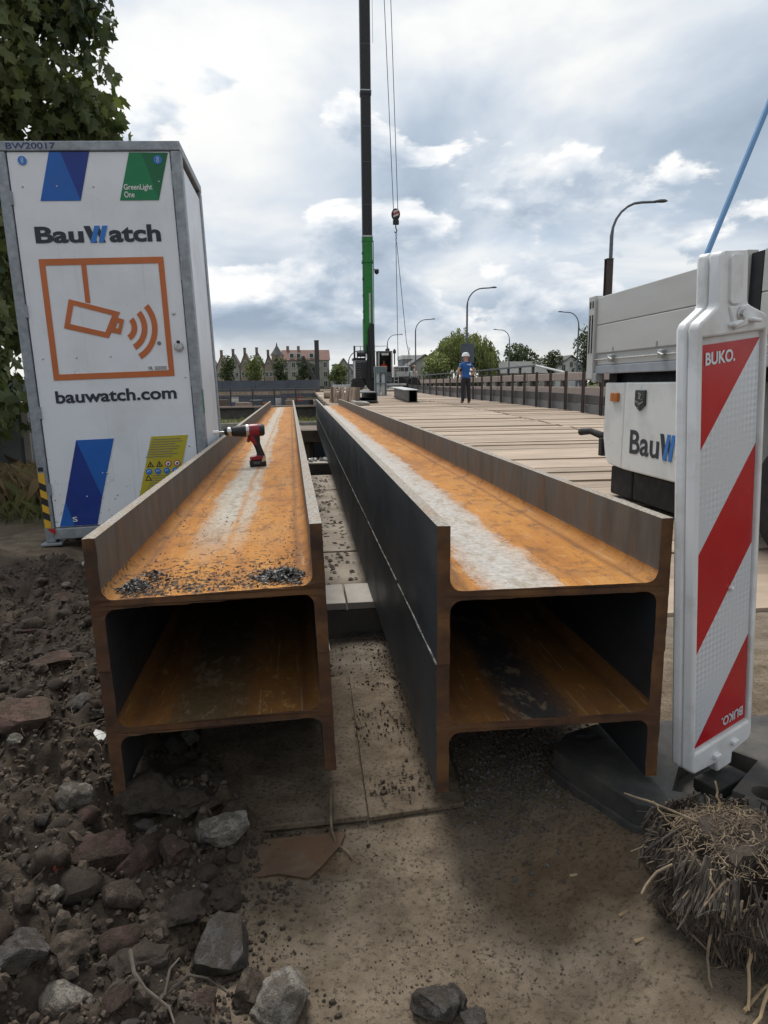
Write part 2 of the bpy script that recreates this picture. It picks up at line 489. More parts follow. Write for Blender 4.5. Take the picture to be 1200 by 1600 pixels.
leaf_mat('leaf_maple', (.165, .185, .072), (.055, .08, .042), .3)
leaf_mat('leaf_dark', (.085, .110, .042), (.034, .052, .026), .2)
leaf_mat('leaf_willow', (.25, .27, .105), (.10, .13, .05), .3)
leaf_mat('leaf_bright', (.16, .19, .045), (.06, .085, .022), .2)
leaf_mat('leaf_grass', (.22, .21, .085), (.085, .095, .04), .25)
leaf_mat('leaf_dry', (.26, .19, .105), (.12, .085, .048), .2)

# water
m, t, b = newmat('water')
b.inputs['Base Color'].default_value = (.020, .024, .022, 1)
b.inputs['Roughness'].default_value = .12
v = t.nodes.new('ShaderNodeNewGeometry').outputs['Position']
bump(t, b, noi(t, v, 2.2, 5, .6), .25, .05)

# ground: sandy dirt near, dark soil on the left, slabs further in, grass beyond
m, t, b = newmat('ground')
v = t.nodes.new('ShaderNodeNewGeometry').outputs['Position']


def attr(t, n):
    a = t.nodes.new('ShaderNodeAttribute')
    a.attribute_name = n
    return a.outputs['Fac']


big = noi(t, v, 1.9, 6, .6)
mid = noi(t, v, 11, 7, .65)
fin = noi(t, v, 95, 6, .7)
gr = noi(t, v, 330, 4, .7)
sand = ramp(t, mid, [(.28, (.120, .090, .062)), (.46, (.205, .162, .115)), (.62, (.285, .228, .165)), (.8, (.31, .25, .185))])
sand = mix(t, ramp(t, big, [(.36, .5), (.58, 0)]), sand, (.092, .066, .043))
sand = mix(t, ramp(t, fin, [(.52, 0), (.62, .75)]), sand, (.062, .048, .036))
sand = mix(t, ramp(t, gr, [(.60, 0), (.74, .7)]), sand, (.42, .37, .30))
stain = mix(t, ramp(t, mid, [(.3, 0), (.7, 1)]), (.125, .066, .028), (.215, .118, .052))
sand = mix(t, mth(t, 'MULTIPLY', attr(t, 'stain'), .4), sand, stain)
soil = ramp(t, mid, [(.3, (.022, .017, .013)), (.5, (.054, .042, .032)), (.68, (.105, .082, .061)), (.85, (.17, .135, .10))])
soil = mix(t, ramp(t, gr, [(.62, 0), (.75, .5)]), soil, (.22, .19, .15))
col = mix(t, attr(t, 'soil'), sand, soil)
slab = ramp(t, mid, [(.3, (.215, .185, .150)), (.7, (.335, .295, .245))])
slab = mix(t, ramp(t, noi(t, v, 3.1, 6, .65), [(.50, 0), (.66, .7)]), slab, (.12, .096, .072))
col = mix(t, attr(t, 'slab'), col, slab)
grass = ramp(t, fin, [(.3, (.035, .040, .016)), (.7, (.10, .098, .042))])
col = mix(t, attr(t, 'grass'), col, grass)
t.links.new(col, b.inputs['Base Color'])
b.inputs['Roughness'].default_value = .95
b.inputs['Specular IOR Level'].default_value = .2
bump(t, b, mth(t, 'ADD', mth(t, 'ADD', fin, mth(t, 'MULTIPLY', gr, .5)), mth(t, 'MULTIPLY', mid, 1.2)), .8, .012)


# ------------------------------------------------------------------ helpers
def tag(o, label=None, cat=None, group=None, kind=None):
    for k_, v_ in (('label', label), ('category', cat), ('group', group), ('kind', kind)):
        if v_:
            o[k_] = v_
    return o


def thing(name, label, cat, loc=(0, 0, 0), rot=(0, 0, 0), group=None):
    o = bpy.data.objects.new(name, None)
    o.empty_display_size = .1
    C.objects.link(o)
    o.location = loc
    o.rotation_euler = rot
    return tag(o, label, cat, group)


def rootloc(o):
    while o.parent:
        o = o.parent
    return Vector(o.location)


def dup(root, loc, rot=None, label=None, parent=None):
    c = root.copy()
    C.objects.link(c)
    c.parent = parent
    if loc is not None:
        c.location = loc
    if rot is not None:
        c.rotation_euler = rot
    if label:
        c['label'] = label
    for ch in list(root.children):
        dup(ch, None, None, None, c)
    return c


class MB:
    def __init__(s):
        s.v, s.f, s.mi = [], [], []

    def add(s, vs, fs, mi=0):
        n = len(s.v)
        s.v += [tuple(p) for p in vs]
        s.f += [tuple(i + n for i in f) for f in fs]
        s.mi += [mi] * len(fs)
        return s

    def box(s, c, d, rot=None, mi=0):
        x, y, z = (k_ / 2 for k_ in d)
        vs = [Vector((a * x, b_ * y, c_ * z)) for a in (-1, 1) for b_ in (-1, 1) for c_ in (-1, 1)]
        if rot is not None:
            e = Euler(rot).to_matrix() if not isinstance(rot, Matrix) else rot
            vs = [e @ p for p in vs]
        vs = [p + Vector(c) for p in vs]
        return s.add(vs, [(0, 1, 3, 2), (4, 6, 7, 5), (0, 4, 5, 1), (2, 3, 7, 6), (0, 2, 6, 4), (1, 5, 7, 3)], mi)

    def bx(s, x0, x1, y0, y1, z0, z1, mi=0):
        return s.box(((x0 + x1) / 2, (y0 + y1) / 2, (z0 + z1) / 2), (x1 - x0, y1 - y0, z1 - z0), None, mi)

    def tube(s, pts, r, n=8, mi=0, cap=True):
        pts = [Vector(p) for p in pts]
        rs = r if isinstance(r, (list, tuple)) else [r] * len(pts)
        vs, fs = [], []
        ref = None
        for i, p in enumerate(pts):
            d = (pts[min(i + 1, len(pts) - 1)] - pts[max(i - 1, 0)]).normalized()
            if ref is None:
                ref = d.orthogonal().normalized()
            else:
                ref = (ref - d * ref.dot(d))
                ref = ref.normalized() if ref.length > 1e-6 else d.orthogonal().normalized()
            e2 = d.cross(ref)
            for j in range(n):
                a = 2 * math.pi * j / n
                vs.append(p + (ref * math.cos(a) + e2 * math.sin(a)) * rs[i])
        for i in range(len(pts) - 1):
            for j in range(n):
                a, b_ = i * n + j, i * n + (j + 1) % n
                fs.append((a, b_, b_ + n, a + n))
        if cap:
            fs.append(tuple(range(n))[::-1])
            fs.append(tuple(range((len(pts) - 1) * n, len(pts) * n)))
        return s.add(vs, fs, mi)

    def lathe(s, prof, n=16, c=(0, 0, 0), axis='Z', mi=0):
        vs, fs = [], []
        for r_, h in prof:
            for j in range(n):
                a = 2 * math.pi * j / n
                p = (r_ * math.cos(a), r_ * math.sin(a), h)
                if axis == 'X':
                    p = (h, p[0], p[1])
                elif axis == 'Y':
                    p = (p[0], h, p[1])
                vs.append(Vector(p) + Vector(c))
        for i in range(len(prof) - 1):
            for j in range(n):
                a, b_ = i * n + j, i * n + (j + 1) % n
                fs.append((a, b_, b_ + n, a + n))
        fs.append(tuple(range(n))[::-1])
        fs.append(tuple(range((len(prof) - 1) * n, len(prof) * n)))
        return s.add(vs, fs, mi)

    def prism(s, poly, h0, h1, plane='XY', holes=(), mi=0):
        """extrude a 2-D outline (with holes) between two heights; plane names the outline's axes"""
        def mk(p, h):
            if plane == 'XY':
                return Vector((p[0], p[1], h))
            if plane == 'XZ':
                return Vector((p[0], h, p[1]))
            return Vector((h, p[0], p[1]))
        loops = [list(poly)] + [list(h) for h in holes]
        flatp = [p for l in loops for p in l]
        tris = tessellate_polygon([[Vector((p[0], p[1], 0)) for p in l] for l in loops])
        n = len(flatp)
        vs = [mk(p, h0) for p in flatp] + [mk(p, h1) for p in flatp]
        fs = [tuple(t_) for t_ in tris] + [tuple(i + n for i in reversed(t_)) for t_ in tris]
        o_ = 0
        for l in loops:
            m_ = len(l)
            for i in range(m_):
                a, b_ = o_ + i, o_ + (i + 1) % m_
                fs.append((a, b_, b_ + n, a + n))
            o_ += m_
        return s.add(vs, fs, mi)

    def build(s, name, mat, parent=None, smooth=False, bevel=0, world=False, attrs=None, fixn=True, angle=40):
        me = bpy.data.meshes.new(name)
        vs = s.v
        if world and parent is not None:
            L = rootloc(parent)
            vs = [(p[0] - L.x, p[1] - L.y, p[2] - L.z) for p in vs]
        me.from_pydata([tuple(p) for p in vs], [], s.f)
        mats = mat if isinstance(mat, (list, tuple)) else [mat]
        for mm in mats:
            me.materials.append(MATS[mm])
        if len(mats) > 1:
            me.polygons.foreach_set('material_index', s.mi)
        if fixn:
            bm = bmesh.new()
            bm.from_mesh(me)
            bmesh.ops.recalc_face_normals(bm, faces=bm.faces)
            bm.to_mesh(me)
            bm.free()
        if attrs:
            for an, vals in attrs.items():
                a = me.attributes.new(an, 'FLOAT', 'POINT')
                a.data.foreach_set('value', vals)
        if smooth:
            me.polygons.foreach_set('use_smooth', [True] * len(me.polygons))
            if angle:
                me.set_sharp_from_angle(angle=R(angle))
        me.update()
        o = bpy.data.objects.new(name, me)
        C.objects.link(o)
        if parent is not None:
            o.parent = parent
        if bevel:
            bv = o.modifiers.new('bevel', 'BEVEL')
            bv.width = bevel
            bv.segments = 2
            bv.limit_method = 'ANGLE'
            bv.angle_limit = R(35)
        return o


def part(name, mat, parent, fn, **kw):
    mb = MB()
    fn(mb)
    return mb.build(name, mat, parent, **kw)


TEXT_CACHE = {}


def text_mesh(s, bold):
    key = (s, bold)
    if key not in TEXT_CACHE:
        cu = bpy.data.curves.new('lettering', 'FONT')
        cu.body = s
        cu.size = 1
        cu.offset = bold
        cu.resolution_u = 4
        o = bpy.data.objects.new('lettering', cu)
        C.objects.link(o)
        bpy.context.view_layer.update()
        dg = bpy.context.evaluated_depsgraph_get()
        me = bpy.data.meshes.new_from_object(o.evaluated_get(dg))
        bpy.data.objects.remove(o)
        vs = [tuple(v_.co) for v_ in me.vertices]
        fs = [tuple(p.vertices) for p in me.polygons]
        x0 = min(v_[0] for v_ in vs)
        x1 = max(v_[0] for v_ in vs)
        y0 = min(v_[1] for v_ in vs)
        y1 = max(v_[1] for v_ in vs)
        TEXT_CACHE[key] = (vs, fs, x0, x1, y0, y1)
    return TEXT_CACHE[key]


def text(mb, s, x0, x1, zb, zt, mapf, bold=.012, base=None, mi=0):
    """lay lettering between x0..x1 and zb..zt; mapf turns flat coordinates into 3-D"""
    vs, fs, a0, a1, b0, b1 = text_mesh(s, bold)
    if base is not None:
        b0 = base
    q_ = [mapf(x0 + (v_[0] - a0) / (a1 - a0) * (x1 - x0), zb + (v_[1] - b0) / (b1 - b0) * (zt - zb)) for v_ in vs]
    mb.add(q_, fs, mi)


# cache every lettering while the scene is still small
for s_ in ('Bau', 'atch', 'bauwatch.com', 'BW20017', 'GreenLight', 'One', 'BUKO.', 'NL', 'V'):
    text_mesh(s_, .012)


# ---- people are grown once by a skin modifier; done early too
def skin_person(name, joints, edges, radii, sub=2):
    me = bpy.data.meshes.new(name)
    me.from_pydata(joints, edges, [])
    o = bpy.data.objects.new(name, me)
    C.objects.link(o)
    sk_ = o.modifiers.new('skin', 'SKIN')
    sk_.use_smooth_shade = True
    su = o.modifiers.new('sub', 'SUBSURF')
    su.levels = su.render_levels = sub
    bpy.context.view_layer.update()
    if not me.skin_vertices:
        bm = bmesh.new()
        bm.from_mesh(me)
        bm.verts.layers.skin.verify()
        bm.to_mesh(me)
        bm.free()
    for i, r_ in enumerate(radii):
        d = me.skin_vertices[0].data[i]
        d.radius = r_ if isinstance(r_, tuple) else (r_, r_)
        d.use_root = (i == 0)
    o.update_tag()
    me.update()
    bpy.context.view_layer.update()
    dg = bpy.context.evaluated_depsgraph_get()
    out = bpy.data.meshes.new_from_object(o.evaluated_get(dg))
    bpy.data.objects.remove(o)
    return out


def person_mesh(arms):
    # 1.76 m figure facing +Y, z up; arms: list of joints for left(-x) and right
    J = [(0, 0, .95), (0, .01, 1.08), (0, .0, 1.22), (0, -.01, 1.38), (0, -.005, 1.47), (0, .0, 1.52), (0, .02, 1.60), (0, .02, 1.70), (0, .015, 1.745),
         (-.095, 0, .90), (-.115, .02, .50), (-.125, -.02, .10), (-.13, .10, .035),
         (.095, 0, .90), (.125, .02, .50), (.145, -.01, .10), (.16, .11, .035)]
    Ed = [(0, 1), (1, 2), (2, 3), (3, 4), (4, 5), (5, 6), (6, 7), (7, 8), (0, 9), (9, 10), (10, 11), (11, 12), (0, 13), (13, 14), (14, 15), (15, 16)]
    Rr = [(.155, .115), (.145, .10), (.155, .11), (.165, .11), (.085, .075), (.058, .058), (.072, .088), (.078, .092), (.05, .06),
          .105, .082, .066, (.058, .042), .105, .082, .066, (.058, .042)]
    for side in arms:
        n0 = len(J)
        for i, (p, r_) in enumerate(side):
            J.append(p)
            Rr.append(r_)
            Ed.append((3 if i == 0 else n0 + i - 1, n0 + i))
    return skin_person('person', J, Ed, Rr)


hips = [[((-.19, -.01, 1.41), .062), ((-.35, -.06, 1.16), .046), ((-.17, -.02, 1.00), .034), ((-.12, .06, .99), .026)],
        [((.19, -.01, 1.41), .062), ((.36, -.06, 1.16), .046), ((.18, -.02, 1.00), .034), ((.13, .06, .99), .026)]]
down = [[((-.19, -.01, 1.41), .062), ((-.25, .02, 1.14), .046), ((-.20, .20, .98), .034), ((-.18, .27, .97), .028)],
        [((.19, -.01, 1.41), .062), ((.25, .02, 1.14), .046), ((.20, .20, .98), .034), ((.18, .27, .97), .028)]]
PERSON_HIPS = person_mesh(hips)
PERSON_DOWN = person_mesh(down)
# seated crane driver
PERSON_SIT = skin_person('person_sit', [(0, 0, .12), (0, -.02, .3), (0, -.02, .5), (0, 0, .6), (0, .02, .65), (0, .02, .72), (0, .02, .82), (0, .02, .87),
                                        (-.1, .05, .10), (-.14, .45, .14), (-.14, .48, -.28), (.1, .05, .10), (.14, .45, .14), (.14, .48, -.28),
                                        (-.2, 0, .52), (-.25, .12, .28), (-.2, .36, .26), (.2, 0, .52), (.25, .12, .28), (.2, .36, .26)],
                         [(0, 1), (1, 2), (2, 3), (3, 4), (4, 5), (5, 6), (6, 7), (0, 8), (8, 9), (9, 10), (0, 11), (11, 12), (12, 13), (2, 14), (14, 15), (15, 16), (2, 17), (17, 18), (18, 19)],
                         [(.16, .13), (.16, .12), (.17, .12), (.08, .07), .06, (.075, .09), (.078, .09), (.05, .05), .09, .07, .05, .09, .07, .05, .065, .048, .035, .065, .048, .035])


# ------------------------------------------------------------------ ground
G = -.12


def smooth(a, b_, x):
    t_ = min(max((x - a) / (b_ - a), 0), 1)
    return t_ * t_ * (3 - 2 * t_)


def deck_z(y):
    pts = ((3, -.10), (10, .12), (18, .28), (25, .33), (38, .42), (52, .62), (120, .8))
    if y <= 3:
        return -.10
    for (a, za), (b_, zb) in zip(pts, pts[1:]):
        if y <= b_:
            return za + (zb - za) * (y - a) / (b_ - a)
    return .8


def soil_edge(y):
    # x of the border between dumped soil (left) and the swept ground
    return -.17 - .10 * smooth(1.35, 1.7, y) * 0 + .05 * math.sin(y * 9) - .02 - .35 * smooth(1.5, 3.2, y) * 0


def soil_amt(x, y):
    e = soil_edge(y) + .06 * noise.noise(Vector((x * 6, y * 6, 0)))
    a = 1 - smooth(e - .10, e + .05, x)
    a *= 1 - smooth(3.4, 4.1, y + .4 * noise.noise(Vector((x * 2, y * 2, 3))))
    if y > 1.7:                                    # under the left beam the ground is swept again
        a *= 1 - smooth(-.5 - .25 * (y - 1.7) * 0, -.30, x) * smooth(1.7, 2.2, y)
    return a


def ground_z(x, y):
    z = G
    z += .19 * smooth(-.9, -1.5, x) * smooth(2.6, 4.2, y)          # rises to the box
    z += .085 * smooth(.42, .70, x) * (1 - smooth(2.2, 2.8, y))
    z += .012 * noise.noise(Vector((x * 1.7, y * 1.7, 0)))
    s_ = soil_amt(x, y)
    if s_ > 0:
        p = Vector((x, y, 0))
        lump = .058 * noise.fractal(p * 7.5, .8, 2.1, 6) + .05 * noise.noise(p * 2.3)
        z += s_ * (.06 + lump + .13 * smooth(-.35, -.8, x))
        z += s_ * (.030 * abs(noise.noise(p * 20)) + .012 * abs(noise.noise(p * 45)))
    else:
        z += .003 * noise.noise(Vector((x * 14, y * 14, 0)))
    if 9.1 < y < 44:
        if y < 9.2:
            z = z + (-2.6 - z) * (y - 9.1) / .1
        elif y > 41:
            z = -2.6 + min((y - 41) / 1.4, 1) * 1.45
        else:
            z = -2.6
    elif y >= 44:
        z = -1.15 + .72 * smooth(49, 52, y) + .3 * smooth(60, 140, y)
    return z


def axis(*segs):
    out = []
    for a, b_, st in segs:
        n = max(1, round((b_ - a) / st))
        out += [a + (b_ - a) * i / n for i in range(n)]
    return out + [segs[-1][1]]


xs = axis((-1500, -100, 200), (-100, -12, 11), (-12, -3, .5), (-3, -1.3, .06), (-1.3, -.05, .0115), (-.05, .8, .03), (.8, 2, .08), (2, 12, .6), (12, 100, 11), (100, 1500, 200))
ys = axis((-60, -2, 8), (-2, .7, .2), (.7, 2.6, .0125), (2.6, 5, .045), (5, 9.1, .25), (9.1, 9.2, .1), (9.2, 41, 4), (41, 44, .7), (44, 56, 1.5), (56, 200, 12), (200, 3000, 250))
gm = MB()
att = {'soil': [], 'slab': [], 'grass': [], 'stain': []}
for y in ys:
    for x in xs:
        gm.v.append((x, y, ground_z(x, y)))
        att['soil'].append(max(soil_amt(x, y), .12 * smooth(-.9, -1.3, x) * (1 - smooth(4, 5, y)) if y < 6 else 0))
        nz = noise.noise(Vector((x * 2.2, y * 2.2, 5)))
        att['slab'].append(smooth(2.3, 3.3, y + nz * .5) * smooth(-.5, -.2, x) * (1 - smooth(30, 40, y)))
        att['grass'].append(max(smooth(4.6, 5.4, y + nz * .5) * (1 - smooth(-2.0, -1.4, x)), smooth(41, 42, y)))
        d1 = math.hypot((x - .55) * 1.1, (y - 1.30) * 1.5) + nz * .09
        d2 = math.hypot((x + .02) * 1.2, (y - 1.47) * 3.5) + nz * .07
        att['stain'].append(max(1 - smooth(.06, .30, d1), 1 - smooth(.10, .2, d2)))
nx = len(xs)
gm.f = [(j * nx + i, j * nx + i + 1, (j + 1) * nx + i + 1, (j + 1) * nx + i) for j in range(len(ys) - 1) for i in range(nx - 1)]
gm.mi = [0] * len(gm.f)
tag(gm.build('ground', 'ground', smooth=True, attrs=att, fixn=False, angle=0), 'sandy dirt ground with dark soil at the left and slabs behind', 'ground', kind='structure')
wm = MB()
wm.add([(-300, 9.15, -1.35), (300, 9.15, -1.35), (300, 43, -1.35), (-300, 43, -1.35)], [(0, 1, 2, 3)])
tag(wm.build('canal_water', 'water'), 'dark still canal water between the quays', 'water', kind='structure')

# ---- timber deck on the right
deck = tag(bpy.data.objects.new('timber_deck', None), 'pale brown timber mat deck running back to the crane', 'deck', kind='structure')
C.objects.link(deck)
deck.location = (0, 0, 0)
plank_mesh = None
y = 3.0
row = 0
rd = random.Random(3)
while y < 64:
    wdt = rd.uniform(.19, .40) if y < 30 else rd.uniform(.45, .75)
    gap = rd.choice((.002, .003, .004, .006)) if row % 4 else rd.uniform(.008, .02)
    lim = [(.95, 5.0), (5.03, 9.2)]
    off = rd.uniform(-.06, .06) if row % 3 == 0 else 0
    for (xa, xb) in lim:
        if plank_mesh is None:
            mb = MB().box((0, 0, -.075), (1, 1, .15))
            pk = mb.build('plank', 'timber', deck)
            plank_mesh = pk.data
        else:
            pk = bpy.data.objects.new('plank', plank_mesh)
            C.objects.link(pk)
            pk.parent = deck
        ym = y + wdt / 2
        pk.scale = (xb - xa - .03, wdt - gap, 1)
        pk.location = ((xa + xb) / 2 + off, ym, deck_z(ym) + rd.uniform(-.014, .010))
        pk.rotation_euler = (math.atan2(deck_z(ym + .2) - deck_z(ym - .2), .4) + rd.uniform(-.008, .008), rd.uniform(-.002, .002), rd.uniform(-.003, .003))
    y += wdt
    row += 1
gd = MB()
for (ya, yb) in ((9, 25), (25, 38), (38, 64)):
    for x_ in (1.15, 5.0, 8.9):
        za, zb = deck_z(ya) - .165, deck_z(yb) - .165
        gd.add([(x_ - .15, ya, za), (x_ + .15, ya, za), (x_ + .15, yb, zb), (x_ - .15, yb, zb), (x_ - .15, ya, za - .7), (x_ + .15, ya, za - .7), (x_ + .15, yb, zb - .7), (x_ - .15, yb, zb - .7)],
               [(0, 1, 2, 3), (4, 7, 6, 5), (0, 4, 5, 1), (1, 5, 6, 2), (2, 6, 7, 3), (3, 7, 4, 0)])
gd.build('girder', 'mill_scale', deck)
for y_ in (16, 28, 40):
    part('pier', 'concrete_dark', deck, lambda mb: mb.bx(.9, 9.2, y_ - .3, y_ + .3, -2.7, deck_z(y_) - .9))

# slabs of the swept ground between and behind the beams
pv = tag(bpy.data.objects.new('slab_paving', None), 'worn concrete slabs between the beams', 'paving', kind='structure')
C.objects.link(pv)
for i, (xa, xb, ya, yb) in enumerate([(-.35, .93, 3.32, 4.5), (-.35, .93, 4.515, 5.9), (-.35, .93, 5.915, 7.3), (-.35, .93, 7.315, 8.55)]):
    part('slab', 'slab_dusty', pv, lambda mb: mb.bx(xa, xb, ya, yb, G - .05, G + .022 + .006 * (i % 2)), bevel=.006)

# ------------------------------------------------------------------ the two welded beam pairs
BW, BB, TF, TW, FR, BL = .54, .318, .029, .022, .027, 14.5


def section_profile():
    pts, cat = [], []
    hw, hb = BW / 2, BB / 2

    def run(a, b_, c, step=.016):
        n = max(1, round(math.dist(a, b_) / step))
        for i in range(n):
            pts.append((a[0] + (b_[0] - a[0]) * i / n, a[1] + (b_[1] - a[1]) * i / n))
            cat.append(c)

    def arc(cx, cz, a0, a1):
        for i in range(5):
            a = R(a0 + (a1 - a0) * i / 5)
            pts.append((cx + FR * math.cos(a), cz + FR * math.sin(a)))
            cat.append(3)
    # start lower-left tip, walk anticlockwise (x right, z up)
    xi = hw - TF
    run((-hw, -hb), (-xi, -hb), 1)
    run((-xi, -hb), (-xi, -TW / 2 - FR), 2)
    arc(-xi + FR, -TW / 2 - FR, 180, 90)
    run((-xi + FR, -TW / 2), (xi - FR, -TW / 2), 3)
    arc(xi - FR, -TW / 2 - FR, 90, 0)
    run((xi, -TW / 2 - FR), (xi, -hb), 2)
    run((xi, -hb), (hw, -hb), 1)
    run((hw, -hb), (hw, hb), 0)
    run((hw, hb), (xi, hb), 1)
    run((xi, hb), (xi, TW / 2 + FR), 2)
    arc(xi - FR, TW / 2 + FR, 360, 270)
    run((xi - FR, TW / 2), (-xi + FR, TW / 2), 3)
    arc(-xi + FR, TW / 2 + FR, 270, 180)
    run((-xi, TW / 2 + FR), (-xi, hb), 2)
    run((-xi, hb), (-hw, hb), 1)
    run((-hw, hb), (-hw, -hb), 0)
    return pts, cat


PROF, PCAT = section_profile()


def beam_section(name, root, z0, webmat, seed, ragged=.003, inset=0., upper=True):
    rg = random.Random(seed)
    n = len(PROF)
    mb = MB()
    rings = [inset + 0., inset + .012, inset + .5, inset + 2, inset + 6, BL]
    for ri, y in enumerate(rings):
        for i, (x, z) in enumerate(PROF):
            yy, xx, zz = y, x, z
            if ri == 0:
                yy += ragged * (noise.noise(Vector((x * 30 + seed, z * 30, 1))) * 1.6 + rg.uniform(-.5, .5))
                s_ = 1 - .004
                xx += .0005 * rg.uniform(-1, 1)
                zz = z + .0005 * rg.uniform(-1, 1)
            mb.v.append((xx, yy, zz + z0))
    for ri in range(len(rings) - 1):
        for i in range(n):
            j = (i + 1) % n
            mb.f.append((ri * n + i, ri * n + j, (ri + 1) * n + j, (ri + 1) * n + i))
            c_ = PCAT[i]
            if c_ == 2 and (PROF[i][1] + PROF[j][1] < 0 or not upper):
                c_ = 0  # cavity walls take the dark scale colour to paint in the shade there
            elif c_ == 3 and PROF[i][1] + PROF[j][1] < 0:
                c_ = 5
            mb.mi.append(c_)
    tris = tessellate_polygon([[Vector((x, z, 0)) for x, z in PROF]])
    for t_ in tris:
        mb.f.append(tuple(t_))
        mb.mi.append(4)
        mb.f.append(tuple((len(rings) - 1) * n + i for i in reversed(t_)))
        mb.mi.append(4)
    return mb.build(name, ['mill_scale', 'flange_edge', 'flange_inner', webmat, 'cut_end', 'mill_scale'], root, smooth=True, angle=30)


def weld(mb, x, z, seed, side):
    rg = random.Random(seed)
    y = .004
    while y < BL - .2:
        L_ = rg.uniform(.5, 1.1)
        pts = [(x + side * rg.uniform(.0, .001), y + L_ * i / 8, z + rg.uniform(-.0012, .0012)) for i in range(9)]
        mb.tube(pts, [.0018 + rg.uniform(0, .0014) for _ in pts], 5)
        y += L_ + rg.uniform(.01, .05)


lb = thing('welded_beam', 'rusty welded pair of steel beams with a drill standing on it', 'steel beam', (-.2126, 1.590, .039), (0, -.0305, .0146))
beam_section('upper_section', lb, BB * 1.5, 'web_left', 3, .003)
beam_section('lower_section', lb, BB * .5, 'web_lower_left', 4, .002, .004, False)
part('weld_seam', 'weld_metal', lb, lambda mb: (weld(mb, -.270, BB, 1, -1), weld(mb, .270, BB, 2, 1)))
rb = thing('welded_beam', 'dark grey welded pair of steel beams beside the red and white beacon', 'steel beam', (.553, 1.438, .062), (0, 0, -.0027))
beam_section('upper_section', rb, BB * 1.5, 'web_right', 5, .0015)
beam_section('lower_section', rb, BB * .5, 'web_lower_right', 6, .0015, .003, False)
part('weld_seam', 'weld_metal', rb, lambda mb: (weld(mb, -.270, BB, 3, -1), weld(mb, .270, BB, 4, 1)))
# loose scale lying on the near end of the left web
webz = BB * 1.5 + TW / 2
fl = MB()
rf = random.Random(11)
for i in range(1500):
    y = .012 + abs(rf.gauss(0, .13)) if i < 1330 else rf.uniform(.05, 1.2)
    if i % 3 == 0:
        x = rf.choice((-1, 1)) * (.205 - abs(rf.gauss(0, .05)))
    else:
        x = rf.uniform(-.205, .205)
    L_ = rf.uniform(.0012, .0045) * (1.5 if rf.random() < .12 else 1)
    W_ = L_ * rf.uniform(.25, .7)
    a = rf.gauss(.15, .6)
    e = Euler((rf.gauss(0, .3), rf.gauss(0, .3), a)).to_matrix()
    c_ = Vector((x, y, webz + .0012))
    fl.add([c_ + e @ Vector(p) for p in ((-L_, -W_, 0), (L_, -W_ * .6, .0006), (L_ * .8, W_, 0), (-L_ * .7, W_ * .8, .0008), (0, 0, .0018))], [(0, 1, 4), (1, 2, 4), (2, 3, 4), (3, 0, 4)])
o = fl.build('rust_flakes', 'flake')
o.location, o.rotation_euler = lb.location, lb.rotation_euler
tag(o, 'dark rust flakes scattered over the near end of the left beam', 'rust flakes', kind='stuff')


def slag_pile(label, cx, cy, sx, sy, n, seed):
    rg = random.Random(seed)
    mb = MB()
    for i in range(n):
        x, y = rg.gauss(0, sx), rg.gauss(0, sy)
        h = .022 * math.exp(-(x / sx / 1.4) ** 2 - (y / sy / 1.4) ** 2)
        L_, W_ = rg.uniform(.003, .013), rg.uniform(.002, .006)
        e = Euler((rg.gauss(0, .5), rg.gauss(0, .5), rg.uniform(0, 6.3))).to_matrix()
        c_ = Vector((x, y, rg.uniform(.002, .004 + h)))
        vs = []
        for k_ in range(7):
            a = k_ / 7 * 6.283
            q_ = rg.uniform(.6, 1.1)
            vs.append(c_ + e @ Vector((math.cos(a) * L_ * q_, math.sin(a) * W_ * q_, rg.uniform(-.002, .002))))
        top = c_ + e @ Vector((0, 0, .004))
        bot = c_ + e @ Vector((0, 0, -.003))
        mb.add(vs + [top, bot], [(k_, (k_ + 1) % 7, 7) for k_ in range(7)] + [((k_ + 1) % 7, k_, 8) for k_ in range(7)])
    o = mb.build('slag_pile', 'slag')
    mw = Matrix.LocRotScale(lb.location, lb.rotation_euler, None) @ Matrix.Translation((cx, cy, webz))
    o.matrix_world = mw
    tag(o, label, 'slag', kind='stuff')


slag_pile('grey metal scrap heap in the right corner of the left beam', .165, .085, .032, .022, 260, 1)
slag_pile('small shiny scrap heap in the left corner of the left beam', -.185, .085, .018, .024, 110, 2)
slag_pile('few grey scales behind the left corner heap', -.155, .165, .018, .012, 40, 3)

# supports under the beams
sb = thing('support_block', 'concrete support block with brick top between the two beams', 'block', (.16, 3.1, G))
part('body', 'concrete_dark', sb, lambda mb: mb.bx(-.42, .45, -.15, .15, 0, .135), bevel=.006)
for i in range(6):
    part('brick', 'pale_stone', sb, lambda mb: mb.bx(-.41 + i * .142, -.41 + i * .142 + .134, -.152, .148, .136, .168), bevel=.004)
sb2 = thing('support_block', 'far concrete support block at the quay edge between the beams', 'block', (.16, 8.8, G))
part('body', 'concrete_dark', sb2, lambda mb: mb.bx(-1.0, 1.0, -.15, .15, 0, .15), bevel=.006)
part('cap', 'pale_stone', sb2, lambda mb: mb.bx(-.98, .98, -.16, .16, .151, .168), bevel=.004)
ab = thing('beam_trestle', 'dark trestle carrying the far ends of the beams over water', 'trestle', (.1, 15.3, -2.6))
part('cap_beam', 'timber_dark', ab, lambda mb: mb.bx(-1.3, 1.3, -.25, .25, 2.40, 2.65))
for x in (-1.0, 0, 1.0):
    part('pile', 'timber_dark', ab, lambda mb: mb.lathe([(.14, 0), (.14, 2.4)], 10, (x, 0, 0)))
